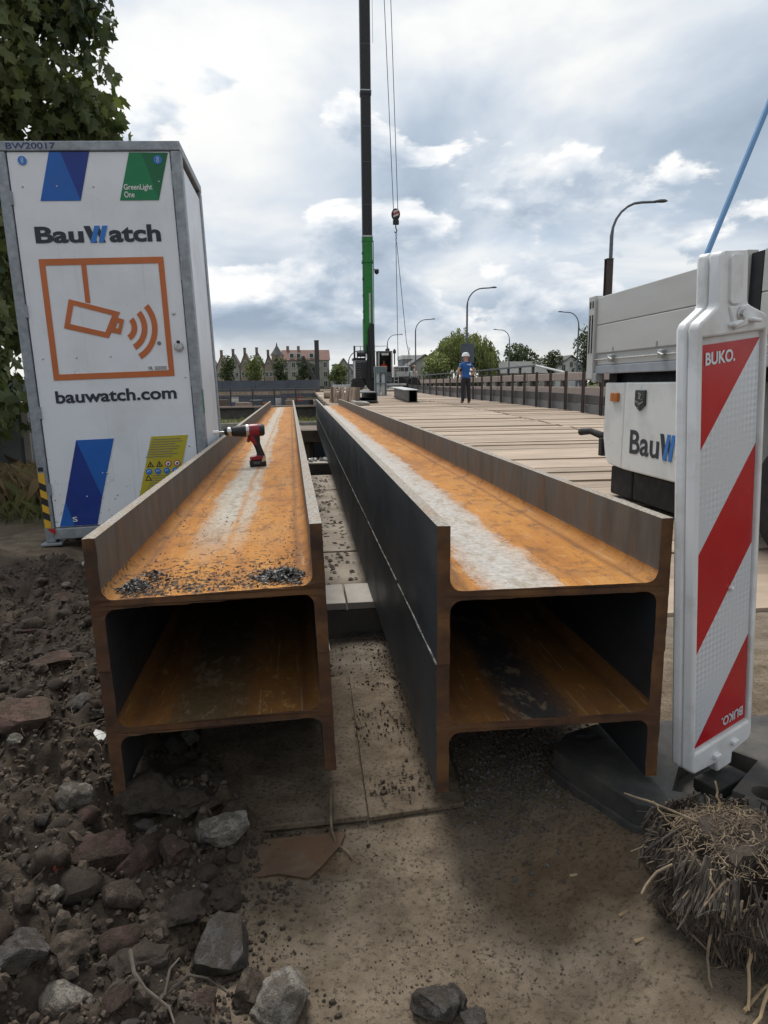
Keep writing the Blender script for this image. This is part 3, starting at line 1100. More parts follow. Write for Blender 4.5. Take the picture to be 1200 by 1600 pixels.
# floating pontoon seen down the gap
po = thing('blue_pontoon', 'dark blue pontoon floating beyond the gap of the beams', 'pontoon', (.6, 24, -1.45))
part('hull', 'dark_void', po, lambda mb: mb.bx(-1.4, 1.2, -1.5, 1.5, 0, .9), bevel=.04)
part('coping', 'timber_dark', po, lambda mb: mb.bx(-1.45, 1.25, -1.55, 1.55, .905, 1.02))
dbr = random.Random(6)
for i in range(14):
    o = MB().lathe([(.02, -.03), (.045, 0), (.02, .03)], 7).build('pebble', 'shard_white')
    o.location = (.08 + dbr.uniform(0, .3), 9.0 + dbr.uniform(-.06, .05), G + .195 + dbr.uniform(0, .02) * 0)
    o.scale = (dbr.uniform(.4, .8),) * 3
    o.rotation_euler = (dbr.uniform(0, 3), dbr.uniform(0, 3), 0)
    o.location.z = G + .168 + .02
    o.location.y = 8.72 + dbr.uniform(0, .2)
    tag(o, 'small pale pebble on the far support block between beams', 'pebble', 'pebbles on the far block')

# ------------------------------------------------------------------ security tower cabinet (left)
# local frame: base centre at the feet, front face at y = 0, panel centre 1.30 above the feet
bxo = thing('security_cabinet', 'tall white security tower cabinet with camera sign and galvanised frame', 'cabinet', (-1.0477, 4.2482, .0917), (-.001, -.0298, .0064))
Z0 = 1.30


def fp(x, z, y=-.0):
    return (x, y, z + Z0)


XL, XR, ZB, ZT, DEP = -.497, .487, -1.265, .945, .90
part('front_panel', 'panel_white', bxo, lambda mb: mb.bx(-.437, .427, .012, .04, ZB + Z0 + .068, ZT + Z0 - .052), bevel=.003)
part('side_panel', 'panel_white', bxo, lambda mb: mb.bx(XR - .022, XR - .010, .085, DEP - .05, ZB + Z0 + .07, ZT + Z0 - .10), bevel=.002)
part('side_panel', 'panel_white', bxo, lambda mb: mb.bx(XL + .010, XL + .022, .085, DEP - .05, ZB + Z0 + .07, ZT + Z0 - .10), bevel=.002)
part('back_panel', 'panel_white', bxo, lambda mb: mb.bx(XL + .06, XR - .06, DEP - .03, DEP - .015, ZB + Z0 + .07, ZT + Z0 - .05), bevel=.002)
part('roof_panel', 'galvanised', bxo, lambda mb: mb.bx(XL + .02, XR - .02, .02, DEP - .02, ZT + Z0 - .03, ZT + Z0 - .02))
for (x0, x1, y0, y1) in ((XL, XL + .055, 0, .08), (XR - .055, XR, 0, .08), (XL, XL + .055, DEP - .08, DEP), (XR - .055, XR, DEP - .08, DEP)):
    part('corner_post', 'galvanised', bxo, lambda mb: mb.bx(x0, x1, y0, y1, ZB + Z0 - .02, ZT + Z0 - .052), bevel=.006)
part('top_rail', 'galvanised', bxo, lambda mb: mb.bx(XL, XR, 0, .05, ZT + Z0 - .05, ZT + Z0), bevel=.005)
part('top_rail', 'galvanised', bxo, lambda mb: mb.bx(XL, XR, DEP - .05, DEP, ZT + Z0 - .05, ZT + Z0), bevel=.005)
for x0 in (XL, XR - .05):
    part('top_rail', 'galvanised', bxo, lambda mb: mb.bx(x0, x0 + .05, .051, DEP - .051, ZT + Z0 - .05, ZT + Z0), bevel=.005)
part('bottom_rail', 'galvanised', bxo, lambda mb: mb.bx(XL + .057, XR - .057, -.012, .05, ZB + Z0, ZB + Z0 + .064), bevel=.004)
part('bottom_rail', 'galvanised', bxo, lambda mb: mb.bx(XL + .057, XR - .057, DEP - .05, DEP, ZB + Z0, ZB + Z0 + .064), bevel=.004)
for x in (XL + .005, XR - .055):
    for y in (.0, DEP - .08):
        part('foot_plate', 'galvanised', bxo, lambda mb: mb.bx(x - .03, x + .09, y - .03, y + .11, .0, .015), bevel=.003)
part('skid', 'black_rubber', bxo, lambda mb: mb.bx(-.36, -.20, .10, .80, .0, .05))
part('skid', 'black_rubber', bxo, lambda mb: mb.bx(.20, .36, .10, .80, .0, .05))
for z in (.62, .02, -.55, -1.0):
    part('hinge', 'galvanised', bxo, lambda mb: mb.tube([fp(-.440, z, .006), fp(-.440, z + .07, .006)], .009, 8))
# hazard tape on the left post
hz_ = part('hazard_tape', 'tape_yellow', bxo, lambda mb: mb.bx(XL + .004, XL + .040, -.003, -.0012, Z0 - 1.195, Z0 - .865))
for i in range(4):
    zz = Z0 - 1.155 + i * .088
    if zz + .075 < Z0 - .865 + .02:
        part('tape_stripe', 'print_black', hz_, lambda mb: mb.prism([(XL + .004, zz + .02), (XL + .040, zz), (XL + .040, min(zz + .042, Z0 - .866)), (XL + .004, min(zz + .062, Z0 - .866))], -.0045, -.0033, 'XZ'))
part('red_marker', 'print_red', bxo, lambda mb: mb.prism([(-.475, Z0 - 1.20), (-.43, Z0 - 1.195), (-.435, Z0 - 1.235)], -.022, -.016, 'XZ'))
part('post_sticker', 'print_black', bxo, lambda mb: mb.bx(XL + .008, XL + .036, -.003, -.0012, Z0 - .855, Z0 - .83))
part('green_sticker', 'print_green', bxo, lambda mb: mb.bx(XR + .0006, XR + .0022, .012, .07, Z0 - .56, Z0 - .42))
FY0, FY1 = .0085, .0105                      # printed film sits just proud of the panel


def film(name, mat, polys, layer=0, parent=None, holes=()):
    mb = MB()
    for p in polys:
        mb.prism([(x, z + Z0) for x, z in p], FY0 - layer * .0022, FY1 - layer * .0022, 'XZ', [[(x, z + Z0) for x, z in h] for h in holes])
    return mb.build(name, mat, parent or bxo)


def letters(name, mat, s, x0, x1, zb, zt, layer=0, base=None, bold=.012, parent=None):
    mb = MB()
    text(mb, s, x0, x1, zb + Z0, zt + Z0, lambda x, z: (x, FY0 - layer * .0022, z), bold, base)
    return mb.build(name, mat, parent or bxo, fixn=False)


film('blue_band', 'print_blue', [[(-.215, .891), (-.156, .891), (-.077, .640), (-.290, .640)]])
film('navy_band', 'print_navy', [[(-.156, .891), (-.003, .891), (-.077, .640)]])
gb = film('green_band', 'print_green', [[(.209, .887), (.274, .887), (.346, .638), (.134, .638)]])
film('dark_green_band', 'print_green_dark', [[(.274, .887), (.418, .885), (.346, .638)]])
letters('lettering', 'print_white', 'GreenLight', .162, .316, .684, .722, 1)
letters('lettering', 'print_white', 'One', .161, .216, .652, .684, 1)
for x in (-.359, .36):
    c_ = film('round_sticker', 'print_mid_blue', [[(x + .023 * math.cos(a / 20 * 6.283), .848 + .023 * math.sin(a / 20 * 6.283)) for a in range(20)]], 1)
    mb = MB()
    for dz_ in (-.007, .007):
        mb.tube([fp(x + .0055 * math.cos(a / 10 * 6.283), .848 + dz_ + .0065 * math.sin(a / 10 * 6.283), FY0 - .0035) for a in range(11)], .0013, 5)
    mb.build('glyph', 'print_white', c_)
# wordmark
letters('lettering', 'print_dark', 'Bau', -.342, -.083, .4175, .506, base=None, bold=.034)
film('wordmark_stroke', 'print_dark', [[(-.079, .506), (-.045, .506), (-.012, .417), (-.046, .417)], [(-.020, .506), (.004, .506), (.034, .417), (.010, .417)]])
film('wordmark_stroke', 'print_mid_blue', [[(-.018, .506), (.010, .506), (-.022, .417), (-.050, .417)], [(.024, .506), (.052, .506), (.022, .417), (-.006, .417)]], 1)
letters('lettering', 'print_dark', 'atch', .055, .338, .4165, .510, bold=.034)
# camera pictogram
film('sign_border', 'print_orange', [[(-.34, .3345), (.34, .3345), (.34, -.3345), (-.34, -.3345)]], 0, None, [[(-.308, .300), (.309, .300), (.309, -.301), (-.308, -.301)]])
film('sign_bracket', 'print_orange', [[(-.115, .301), (-.088, .301), (-.088, .090), (-.115, .096)]])
film('sign_camera', 'print_orange', [[(-.204, .116), (.069, .036), (-.009, -.107), (-.249, -.044)]], 0, None, [[(-.183, .082), (.024, .020), (-.024, -.072), (-.213, -.021)]])
film('sign_lens', 'print_orange', [[(.034, .012), (.087, -.006), (.060, -.088), (.004, -.072), (.018, -.052), (.030, -.030)]], 1, None, [[(.046, -.020), (.060, -.026), (.050, -.056), (.036, -.052)]])
for r0 in (.052, .112, .172):
    cx_, cz_ = .055, -.035
    a0, a1 = R(37), R(-64)
    pts = [(cx_ + (r0 + .033) * math.cos(a0 + (a1 - a0) * i / 14) * .95 + .02, cz_ - .012 + (r0 + .033) * math.sin(a0 + (a1 - a0) * i / 14)) for i in range(15)]
    pts += [(cx_ + r0 * math.cos(a0 + (a1 - a0) * i / 14) * .95 + .02, cz_ - .012 + r0 * math.sin(a0 + (a1 - a0) * i / 14)) for i in range(14, -1, -1)]
    film('sign_wave', 'print_orange', [pts])
film('grey_dot', 'print_grey', [[(.27 + .011 * math.cos(a / 16 * 6.283), -.145 + .011 * math.sin(a / 16 * 6.283)) for a in range(16)]])
film('small_sticker', 'print_white', [[(.192, -.270), (.312, -.270), (.312, -.299), (.192, -.299)]])
letters('lettering', 'print_dark', 'NL', .198, .222, -.294, -.275, 1)
film('sticker_lines', 'print_grey', [[(.232, -.277 - i * .007), (.300, -.277 - i * .007), (.300, -.280 - i * .007), (.232, -.280 - i * .007)] for i in range(3)], 1)
letters('lettering', 'print_dark', 'bauwatch.com', -.343, .341, -.467, -.395, bold=.026)
# lower bands
film('navy_band', 'print_navy', [[(-.258, -.683), (-.149, -1.027), (-.195, -1.193), (-.325, -1.193), (-.363, -1.046)]])
film('blue_band', 'print_blue', [[(-.258, -.683), (-.044, -.683), (-.149, -1.027)]])
film('blue_band', 'print_blue', [[(-.363, -1.046), (-.412, -1.193), (-.325, -1.193)]])
letters('lettering', 'print_white', 'S', -.333, -.305, -1.168, -1.138, 1)
ys_ = film('warning_sheet', 'print_yellow', [[(.171, -.683), (.384, -.683), (.235, -1.193), (.020, -1.193)]])
film('warning_text', 'print_grey', [[(.178 - i * .0072 + .0, -.70 - i * .0145), (.340 - i * .0072 + .02 * math.sin(i * 2.3), -.70 - i * .0145), (.340 - i * .0072 + .02 * math.sin(i * 2.3), -.7035 - i * .0145), (.178 - i * .0072, -.7035 - i * .0145)] for i in range(8)], 1, ys_)
for i in range(4):
    for rw in (0, 1):
        x, z = .150 + i * .052 - rw * .012, -.849 - rw * .042
        if rw == 0 and i < 2:
            film('warning_icon', 'print_black', [[(x - .020, z - .015), (x + .020, z - .015), (x, z + .020)]], 1, ys_, [[(x - .013, z - .011), (x + .013, z - .011), (x, z + .012)]])
            film('icon_mark', 'print_black', [[(x - .003, z - .008), (x + .003, z - .008), (x + .001, z + .006), (x - .001, z + .006)]], 1, ys_)
        else:
            ring = [(x + .019 * math.cos(a / 18 * 6.283), z + .019 * math.sin(a / 18 * 6.283)) for a in range(18)]
            ic = film('round_icon', 'print_mid_blue' if rw else 'print_red', [ring], 1, ys_)
            film('icon_field', 'print_white', [[(x + (.009 if rw else .014) * math.cos(a / 12 * 6.283), z + (.008 if rw else .014) * math.sin(a / 12 * 6.283)) for a in range(12)]], 2, ys_)
            film('icon_mark', 'print_black' if not rw else 'print_mid_blue', [[(x - .006, z - .007), (x + .005, z - .006), (x + .007, z + .004), (x - .003, z + .007)]], 3, ys_)
film('warning_icon', 'print_black', [[(.110, -.945), (.150, -.945), (.130, -.910)]], 1, ys_, [[(.117, -.941), (.143, -.941), (.130, -.918)]])
film('warning_text', 'print_grey', [[(.155 - i * .0072, -.915 - i * .0145), (.285 - i * .0072, -.915 - i * .0145), (.285 - i * .0072, -.918 - i * .0145), (.155 - i * .0072, -.918 - i * .0145)] for i in range(10)], 1, ys_)
mb = MB()
text(mb, 'BW20017', -.432, -.175, .904 + Z0, .936 + Z0, lambda x, z: (x, -.0012, z), .014)
mb.build('lettering', 'frame_code', bxo, fixn=False)
for (x, z) in ((-.375, .715), (-.195, .715), (0, .712), (.355, .735), (-.385, -.21), (-.20, -.21), (-.01, -.21), (.40, -.345), (.385, -.75), (-.42, -1.03), (-.235, -1.02), (-.06, -1.02), (-.13, -.885), (-.105, -.885)):
    part('rivet', 'drill_steel', bxo, lambda mb: mb.lathe([(.0055, .004), (.0045, -.002), (.001, -.004)], 8, fp(x, z, FY1), 'Y'))
lk = part('padlock_housing', 'drill_steel', bxo, lambda mb: mb.lathe([(.027, .02), (.027, .002), (.022, -.008), (.012, -.009), (.011, -.004)], 20, fp(.38, -.170, 0), 'Y'), smooth=True)
part('padlock', 'drill_black', lk, lambda mb: mb.box(fp(.382, -.142, -.012), (.018, .022, .014)), bevel=.003)
part('keyhole', 'drill_steel', bxo, lambda mb: mb.lathe([(.010, .004), (.010, -.003), (.004, -.004)], 14, fp(.368, .02, FY1), 'Y'))
for z in (.7, .2, -.4):
    part('side_clip', 'galvanised', bxo, lambda mb: mb.bx(.428, .434, .004, .03, z + Z0, z + Z0 + .09))

# pale slab lying beside the cabinet
o = MB().prism([(-.16, -.10), (.20, -.16), (.22, .10), (.02, .20)], 0, .05).build('concrete_slab', 'pale_stone', bevel=.008)
o.location = (-1.12, 3.78, .03)
o.rotation_euler = (.02, -.03, .1)
tag(o, 'pale flat slab lying in front of the security cabinet', 'slab')

# ------------------------------------------------------------------ beacon
bea = thing('traffic_beacon', 'leaning white plastic beacon with red and white stripes', 'beacon', (.966, 1.443, .611), (.015, -.108, .447))
HW = .126


def rrect(x0, x1, z0, z1, r, n=5):
    out = []
    for cx_, cz_, a0 in ((x1 - r, z1 - r, 0), (x0 + r, z1 - r, 90), (x0 + r, z0 + r, 180), (x1 - r, z0 + r, 270)):
        for i in range(n + 1):
            a = R(a0 + 90 * i / n)
            out.append((cx_ + r * math.cos(a), cz_ + r * math.sin(a)))
    return out


outl = [(-HW, -.525), (-HW + .012, -.537), (-.025, -.545), (-.022, -.572), (.042, -.572), (.045, -.545), (HW - .012, -.537), (HW, -.525), (HW, .508), (HW - .008, .522), (HW - .02, .528), (.048, .548), (.042, .556), (.041, .648), (.034, .658),
        (-.052, .658), (-.059, .648), (-.060, .556), (-.066, .548), (-HW + .02, .528), (-HW + .008, .522), (-HW, .508)]
rec = [(-.112, -.482), (.112, -.482), (.112, .490), (-.112, .490)]
body = part('body', 'white_plastic', bea, lambda mb: (mb.prism(outl, .0, .028, 'XZ', [rec])), bevel=.005, smooth=True)
part('back_shell', 'white_plastic', bea, lambda mb: mb.prism(outl, .0295, .056, 'XZ'), bevel=.007, smooth=True)
part('core', 'white_plastic', bea, lambda mb: mb.bx(-.111, .111, .012, .029, -.481, .489))
part('neck_ridge', 'white_plastic', bea, lambda mb: mb.prism(rrect(-.030, .012, .552, .650, .01), -.006, .004, 'XZ'), bevel=.004, smooth=True)
part('head_pad', 'white_plastic', bea, lambda mb: mb.prism([(-.03, .548), (.045, .548), (.040, .505), (-.012, .498)], -.005, .003, 'XZ'), bevel=.004, smooth=True)
bl = part('washer', 'drill_steel', bea, lambda mb: mb.lathe([(.0155, .006), (.0155, -.007), (.009, -.009)], 20, (.009, 0, .530), 'Y'), smooth=True)
part('bolt_head', 'drill_steel', bl, lambda mb: mb.lathe([(.0075, -.008), (.0075, -.014)], 6, (.009, 0, .530), 'Y'))
part('lug', 'white_plastic', bea, lambda mb: mb.box((-.014, -.008, .512), (.03, .02, .008), (0, -.2, 0)), bevel=.003)
part('lug', 'white_plastic', bea, lambda mb: mb.box((.055, -.008, .514), (.03, .02, .008), (0, .15, 0)), bevel=.003)
part('lug', 'white_plastic', bea, lambda mb: mb.box((-.03, -.004, -.520), (.022, .014, .012)), bevel=.003)
part('lug', 'white_plastic', bea, lambda mb: mb.box((.045, -.004, -.512), (.022, .014, .012)), bevel=.003)
px_, pz_ = .107, .475


def stripe(name, mat, poly):
    return part(name, mat, bea, lambda mb: mb.prism(poly, .0085, .0115, 'XZ'))


stripe('red_stripe', 'red_foil', [(-px_, .249), (px_, .4745), (px_, .475), (-px_, .475)])
stripe('reflective_stripe', 'reflective_white', [(-px_, .249), (-px_, .012), (px_, .238), (px_, .4745)])
stripe('red_stripe', 'red_foil', [(-px_, .012), (-px_, -.232), (px_, -.002), (px_, .238)])
stripe('reflective_stripe', 'reflective_white', [(-px_, -.232), (-px_, -.4745), (px_, -.240), (px_, -.002)])
stripe('red_stripe', 'red_foil', [(-px_, -.4745), (-px_, -.475), (px_, -.475), (px_, -.240)])
mb = MB()
text(mb, 'BUKO.', -.093, .013, .432, .459, lambda x, z: (x, .0072, z), .03)
mb.build('lettering', 'reflective_white', bea, fixn=False)
mb = MB()
text(mb, 'BUKO.', -.094, -.003, .434, .460, lambda x, z: (-x, .0072, -z), .03)
mb.build('lettering', 'reflective_white', bea, fixn=False)
part('reflector_pin', 'white_plastic', bea, lambda mb: mb.lathe([(.006, .008), (.006, .0), (.003, -.002)], 10, (.022, 0, -.096), 'Y'))
# foot plate of recycled plastic
ft = thing('beacon_foot', 'heavy black recycled plastic foot under the beacon', 'beacon foot', (1.02, 1.48, G + .085))
loc_f = lambda x, y: (x - 1.02, y - 1.48)
outer = [loc_f(*p) for p in ((.635, 1.625), (.655, 1.56), (.735, 1.365), (.78, 1.345), (.93, 1.235), (1.36, 1.19), (1.47, 1.45), (1.42, 1.72), (.80, 1.74), (.70, 1.70))]
slot = [loc_f(*p) for p in ((.845, 1.405), (.975, 1.335), (1.005, 1.365), (.985, 1.385), (1.13, 1.50), (1.06, 1.60), (.93, 1.52))]


def circ(cx_, cy_, r_, n=18):
    return [(cx_ + r_ * math.cos(i / n * 6.283), cy_ + r_ * math.sin(i / n * 6.283)) for i in range(n)]


h1 = circ(*loc_f(1.055, 1.365), .03)
h2 = circ(*loc_f(1.165, 1.425), .03)
h3 = [loc_f(*p) for p in ((.715, 1.655), (.79, 1.66), (.78, 1.69), (.72, 1.685))]
part('slab_top', 'foot_plastic', ft, lambda mb: mb.prism(outer, .026, .078, 'XY', [slot, h1, h2, h3]), bevel=.008)
part('slab_base', 'foot_plastic', ft, lambda mb: mb.prism([(x * 1.02, y * 1.02) for x, y in outer], -.01, .025, 'XY'), bevel=.006)
part('socket_insert', 'black_rubber', ft, lambda mb: mb.box((.0, .0, .042), (.13, .07, .03), (0, 0, .447)), bevel=.004)

# ------------------------------------------------------------------ flatbed trailer on the right
TX = 2.70
tr = thing('flatbed_trailer', 'white and grey flatbed trailer with dropside boards behind the beacon', 'trailer', (3.7, 4.0, deck_z(4.5)))
ZG = deck_z(4.5)
kw = dict(world=True)
part('lower_board', 'truck_board', tr, lambda mb: mb.bx(TX - .03, TX, 4.14, 6.16, 1.255, 1.500), bevel=.006, **kw)
part('upper_board', 'truck_board', tr, lambda mb: mb.bx(TX - .03, TX, 4.14, 6.16, 1.504, 1.745), bevel=.006, **kw)
for y in (4.30, 5.05, 5.8):
    part('board_hinge', 'truck_steel', tr, lambda mb: mb.bx(TX - .034, TX - .031, y, y + .02, 1.26, 1.30), **kw)
cp = part('corner_post', 'truck_board', tr, lambda mb: mb.bx(TX - .05, TX + .03, 6.175, 6.31, 1.03, 1.765), bevel=.006, **kw)
for y in (6.20, 6.255):
    part('slot', 'dark_void', cp, lambda mb: mb.bx(TX - .0535, TX - .0505, y, y + .022, 1.26, 1.60), **kw)
    part('slot', 'dark_void', cp, lambda mb: mb.bx(TX - .0535, TX - .0505, y, y + .022, 1.66, 1.72), **kw)
part('post_foot', 'truck_steel', cp, lambda mb: mb.bx(TX - .045, TX + .02, 6.10, 6.20, 1.0, 1.08), bevel=.006, **kw)
part('centre_post', 'truck_board', tr, lambda mb: mb.bx(TX - .045, TX + .03, 4.02, 4.13, 1.03, 1.765), bevel=.006, **kw)
part('post_seal', 'dark_void', tr, lambda mb: mb.bx(TX - .02, TX + .03, 3.90, 4.01, 1.03, 1.74), **kw)
part('front_lower_board', 'truck_board', tr, lambda mb: mb.bx(TX - .03, TX, 1.9, 3.88, 1.255, 1.500), bevel=.006, **kw)
part('front_upper_board', 'truck_board', tr, lambda mb: mb.bx(TX - .03, TX, 1.9, 3.88, 1.504, 1.745), bevel=.006, **kw)
part('rear_board', 'truck_board', tr, lambda mb: mb.bx(TX + .05, TX + 2.0, 6.22, 6.25, 1.255, 1.745), bevel=.006, **kw)
part('far_board', 'truck_board', tr, lambda mb: mb.bx(TX + 2.02, TX + 2.05, 1.9, 6.2, 1.255, 1.745), bevel=.006, **kw)
part('floor', 'timber_dark', tr, lambda mb: mb.bx(TX + .02, TX + 2.0, 1.9, 6.2, 1.20, 1.25), **kw)
part('side_rail', 'truck_board', tr, lambda mb: mb.bx(TX - .015, TX + .03, 1.9, 6.16, 1.150, 1.252), bevel=.005, **kw)
part('sill', 'truck_sill', tr, lambda mb: mb.bx(TX - .03, TX + .03, 1.9, 6.16, 1.075, 1.148), bevel=.008, **kw)
part('lashing_bar', 'drill_steel', tr, lambda mb: mb.tube([(TX - .035, 1.95, 1.195), (TX - .035, 6.22, 1.20)], .006, 8), **kw)
for y in (3.4, 4.95, 5.8):
    part('latch', 'truck_steel', tr, lambda mb: (mb.box((TX - .045, y, 1.20), (.03, .05, .06)), mb.tube([(TX - .06, y - .05, 1.19), (TX - .06, y + .03, 1.21)], .011, 8), mb.box((TX - .04, y + .03, 1.225), (.02, .09, .018))), bevel=.004, **kw)
part('chassis', 'dark_void', tr, lambda mb: (mb.bx(TX + .55, TX + .75, 1.9, 6.1, .72, 1.19), mb.bx(TX + 1.3, TX + 1.5, 1.9, 6.1, .72, 1.19), mb.bx(TX + .06, TX + 2.0, 5.9, 6.05, .78, 1.19), mb.bx(TX + .10, TX + 1.9, 1.9, 6.0, 1.0, 1.19)), **kw)
# locker with the wordmark
lc = part('locker', 'truck_white', tr, lambda mb: mb.prism([(5.605, .270), (5.605, .995), (5.985, .995), (5.985, .52), (5.93, .345), (5.86, .285)], TX - .002, TX + .5, 'YZ'), bevel=.012, **kw)
ld = part('locker_door', 'truck_white', tr, lambda mb: mb.bx(TX - .006, TX + .5, 4.30, 5.595, .268, .997), bevel=.014, **kw)
am = part('marker_lamp', 'amber', tr, lambda mb: mb.bx(TX - .028, TX - .0025, 5.69, 5.825, .835, .91), bevel=.006, **kw)
bd = part('badge', 'badge_dark', tr, lambda mb: mb.prism([(5.385, .935), (5.215, .935), (5.215, .815), (5.30, .770), (5.385, .815)], TX - .020, TX - .0065, 'YZ'), bevel=.004, **kw)
part('badge_emblem', 'chrome', bd, lambda mb: (mb.prism([(5.36, .850), (5.30, .825), (5.24, .850), (5.24, .838), (5.30, .812), (5.36, .838)], TX - .026, TX - .0205, 'YZ'), mb.prism(circ(5.315, .795, .014, 10), TX - .026, TX - .0205, 'YZ'), mb.prism([(5.33, .92), (5.27, .90), (5.29, .87), (5.27, .86), (5.325, .865), (5.31, .895)], TX - .024, TX - .0205, 'YZ')), **kw)
mb = MB()
LX = TX - .0085
text(mb, 'Bau', -5.455, -4.975, .415, .612, lambda x, z: (LX, -x, z), .02)
mb.build('lettering', 'print_dark', tr, fixn=False, world=True)
mb = MB()
text(mb, 'atch', -4.74, -4.36, .415, .612, lambda x, z: (LX, -x, z), .02)
mb.build('lettering', 'print_dark', tr, fixn=False, world=True)
for k_, (mt, polys) in enumerate((('print_dark', [[(-4.965, .612), (-4.915, .612), (-4.855, .415), (-4.91, .415)], [(-4.865, .612), (-4.83, .612), (-4.785, .415), (-4.82, .415)]]), ('print_mid_blue', [[(-4.855, .612), (-4.81, .612), (-4.865, .415), (-4.91, .415)], [(-4.79, .612), (-4.745, .612), (-4.785, .415), (-4.83, .415)]]))):
    mb = MB()
    for p in polys:
        mb.prism([(-x, z) for x, z in p], LX - .002 - k_ * .002, LX - k_ * .002, 'YZ')
    mb.build('wordmark_stroke', mt, tr, world=True)
part('step_bracket', 'tyre', tr, lambda mb: (mb.tube([(TX + .1, 5.98, .50), (TX + .03, 6.10, .52), (TX - .02, 6.22, .55), (TX - .06, 6.36, .535)], [.05, .035, .03, .035], 8), mb.bx(TX - .01, TX + .16, 5.99, 6.06, .34, .50)), smooth=True, bevel=.005, **kw)


def wheel(mb_parent, x, y, r_, w_, z0):
    wh = part('wheel', 'tyre', mb_parent, lambda mb: mb.lathe([(r_ * .62, -w_ / 2), (r_ * .9, -w_ / 2), (r_, -w_ / 2 + .03), (r_, w_ / 2 - .03), (r_ * .9, w_ / 2), (r_ * .62, w_ / 2)], 28, (x, y, z0 + r_), 'X'), smooth=True, world=True)
    part('rim', 'truck_steel', wh, lambda mb: mb.lathe([(r_ * .6, -w_ / 2 + .03), (r_ * .55, -w_ / 2 + .05), (r_ * .25, -w_ / 2 + .09), (r_ * .2, -w_ / 2 + .03)], 20, (x, y, z0 + r_), 'X'), smooth=True, world=True)


for (x, y) in ((TX + .28, 3.75), (TX + 1.75, 3.75), (TX + .28, 2.85), (TX + 1.75, 2.85)):
    wheel(tr, x, y, .36, .24, deck_z(y))
part('mudguard', 'dark_void', tr, lambda mb: (mb.bx(TX + .06, TX + .5, 4.4, 5.5, deck_z(5) + .05, .262), mb.bx(TX + .06, TX + .46, 5.51, 5.93, deck_z(5.5) + .03, .262)), bevel=.02, **kw)
part('support_leg', 'dark_void', tr, lambda mb: (mb.bx(TX + .8, TX + 1.1, 5.4, 5.8, deck_z(5.5) + .005, .8),), **kw)
# blue strap sloping up from the load
bp = MB().tube([(2.86, 4.9, 1.26), (2.888, 4.9, 1.795), (3.304, 4.9, 2.886), (3.85, 4.9, 4.3)][1:], .017, 8)
bs = thing('blue_pole', 'slanting light blue pole rising from the trailer bed', 'pole', (2.75, 4.9, 1.27))
MB().tube([(2.69 + .03, 4.9, 1.27), (2.888, 4.9, 1.795), (3.304, 4.9, 2.886), (3.85, 4.9, 4.32)], .021, 8).build('shaft', 'blue_strap', bs, True, world=True)
part('ferrule', 'blue_strap', bs, lambda mb: mb.tube([(3.845, 4.9, 4.307), (3.88, 4.9, 4.40)], [.02, .012], 8), world=True)

# ------------------------------------------------------------------ cordless drill on the left beam
mwl = Matrix.LocRotScale(lb.location, lb.rotation_euler, None)
dl = mwl @ Vector((-.005, 2.62, webz + .001))
dr = thing('cordless_drill', 'red and black cordless drill with white bit on the left beam', 'drill', dl, (0, -.0305, R(7)))
sx_ = 1.0
part('gear_case', 'drill_black', dr, lambda mb: mb.lathe([(.018, -.142), (.028, -.137), (.031, -.12), (.033, -.095), (.036, -.075), (.036, -.055)], 20, (0, 0, .215), 'X'), smooth=True)
part('chuck', 'drill_black', dr, lambda mb: mb.lathe([(.012, -.185), (.020, -.180), (.025, -.165), (.026, -.145)], 18, (0, 0, .215), 'X'), smooth=True)
part('chuck_sleeve', 'drill_steel', dr, lambda mb: mb.lathe([(.0262, -.166), (.0275, -.160), (.0275, -.148), (.0262, -.144)], 18, (0, 0, .215), 'X'), smooth=True)
part('torque_ring', 'drill_steel', dr, lambda mb: mb.lathe([(.0365, -.058), (.0375, -.055), (.0375, -.043), (.0365, -.040)], 20, (0, 0, .215), 'X'), smooth=True)
part('bit_shank', 'drill_steel', dr, lambda mb: mb.lathe([(.0042, -.218), (.0042, -.184)], 8, (0, 0, .215), 'X'))
part('bit_socket', 'drill_white', dr, lambda mb: mb.lathe([(.011, -.250), (.0125, -.247), (.0125, -.216), (.009, -.214)], 14, (0, 0, .215), 'X'), smooth=True)
part('motor_housing', 'drill_red', dr, lambda mb: mb.lathe([(.036, -.041), (.038, -.03), (.038, .01), (.036, .02)], 20, (0, 0, .215), 'X'), smooth=True)
part('motor_cap', 'drill_black', dr, lambda mb: mb.lathe([(.0365, .0205), (.037, .035), (.034, .047), (.026, .052)], 20, (0, 0, .215), 'X'), smooth=True)


def swept(mb, rings):
    n = 12
    vs, fs = [], []
    for (x, z, rx, ry, tilt) in rings:
        for j in range(n):
            a = 6.2832 * j / n
            ca, sa = math.cos(a), math.sin(a)
            ca = math.copysign(abs(ca) ** .7, ca)
            sa = math.copysign(abs(sa) ** .7, sa)
            vs.append((x + ca * rx, sa * ry, z + ca * rx * math.sin(tilt)))
    for i in range(len(rings) - 1):
        for j in range(n):
            a, b_ = i * n + j, i * n + (j + 1) % n
            fs.append((a, b_, b_ + n, a + n))
    fs.append(tuple(range(n))[::-1])
    fs.append(tuple(range((len(rings) - 1) * n, len(rings) * n)))
    mb.add(vs, fs)


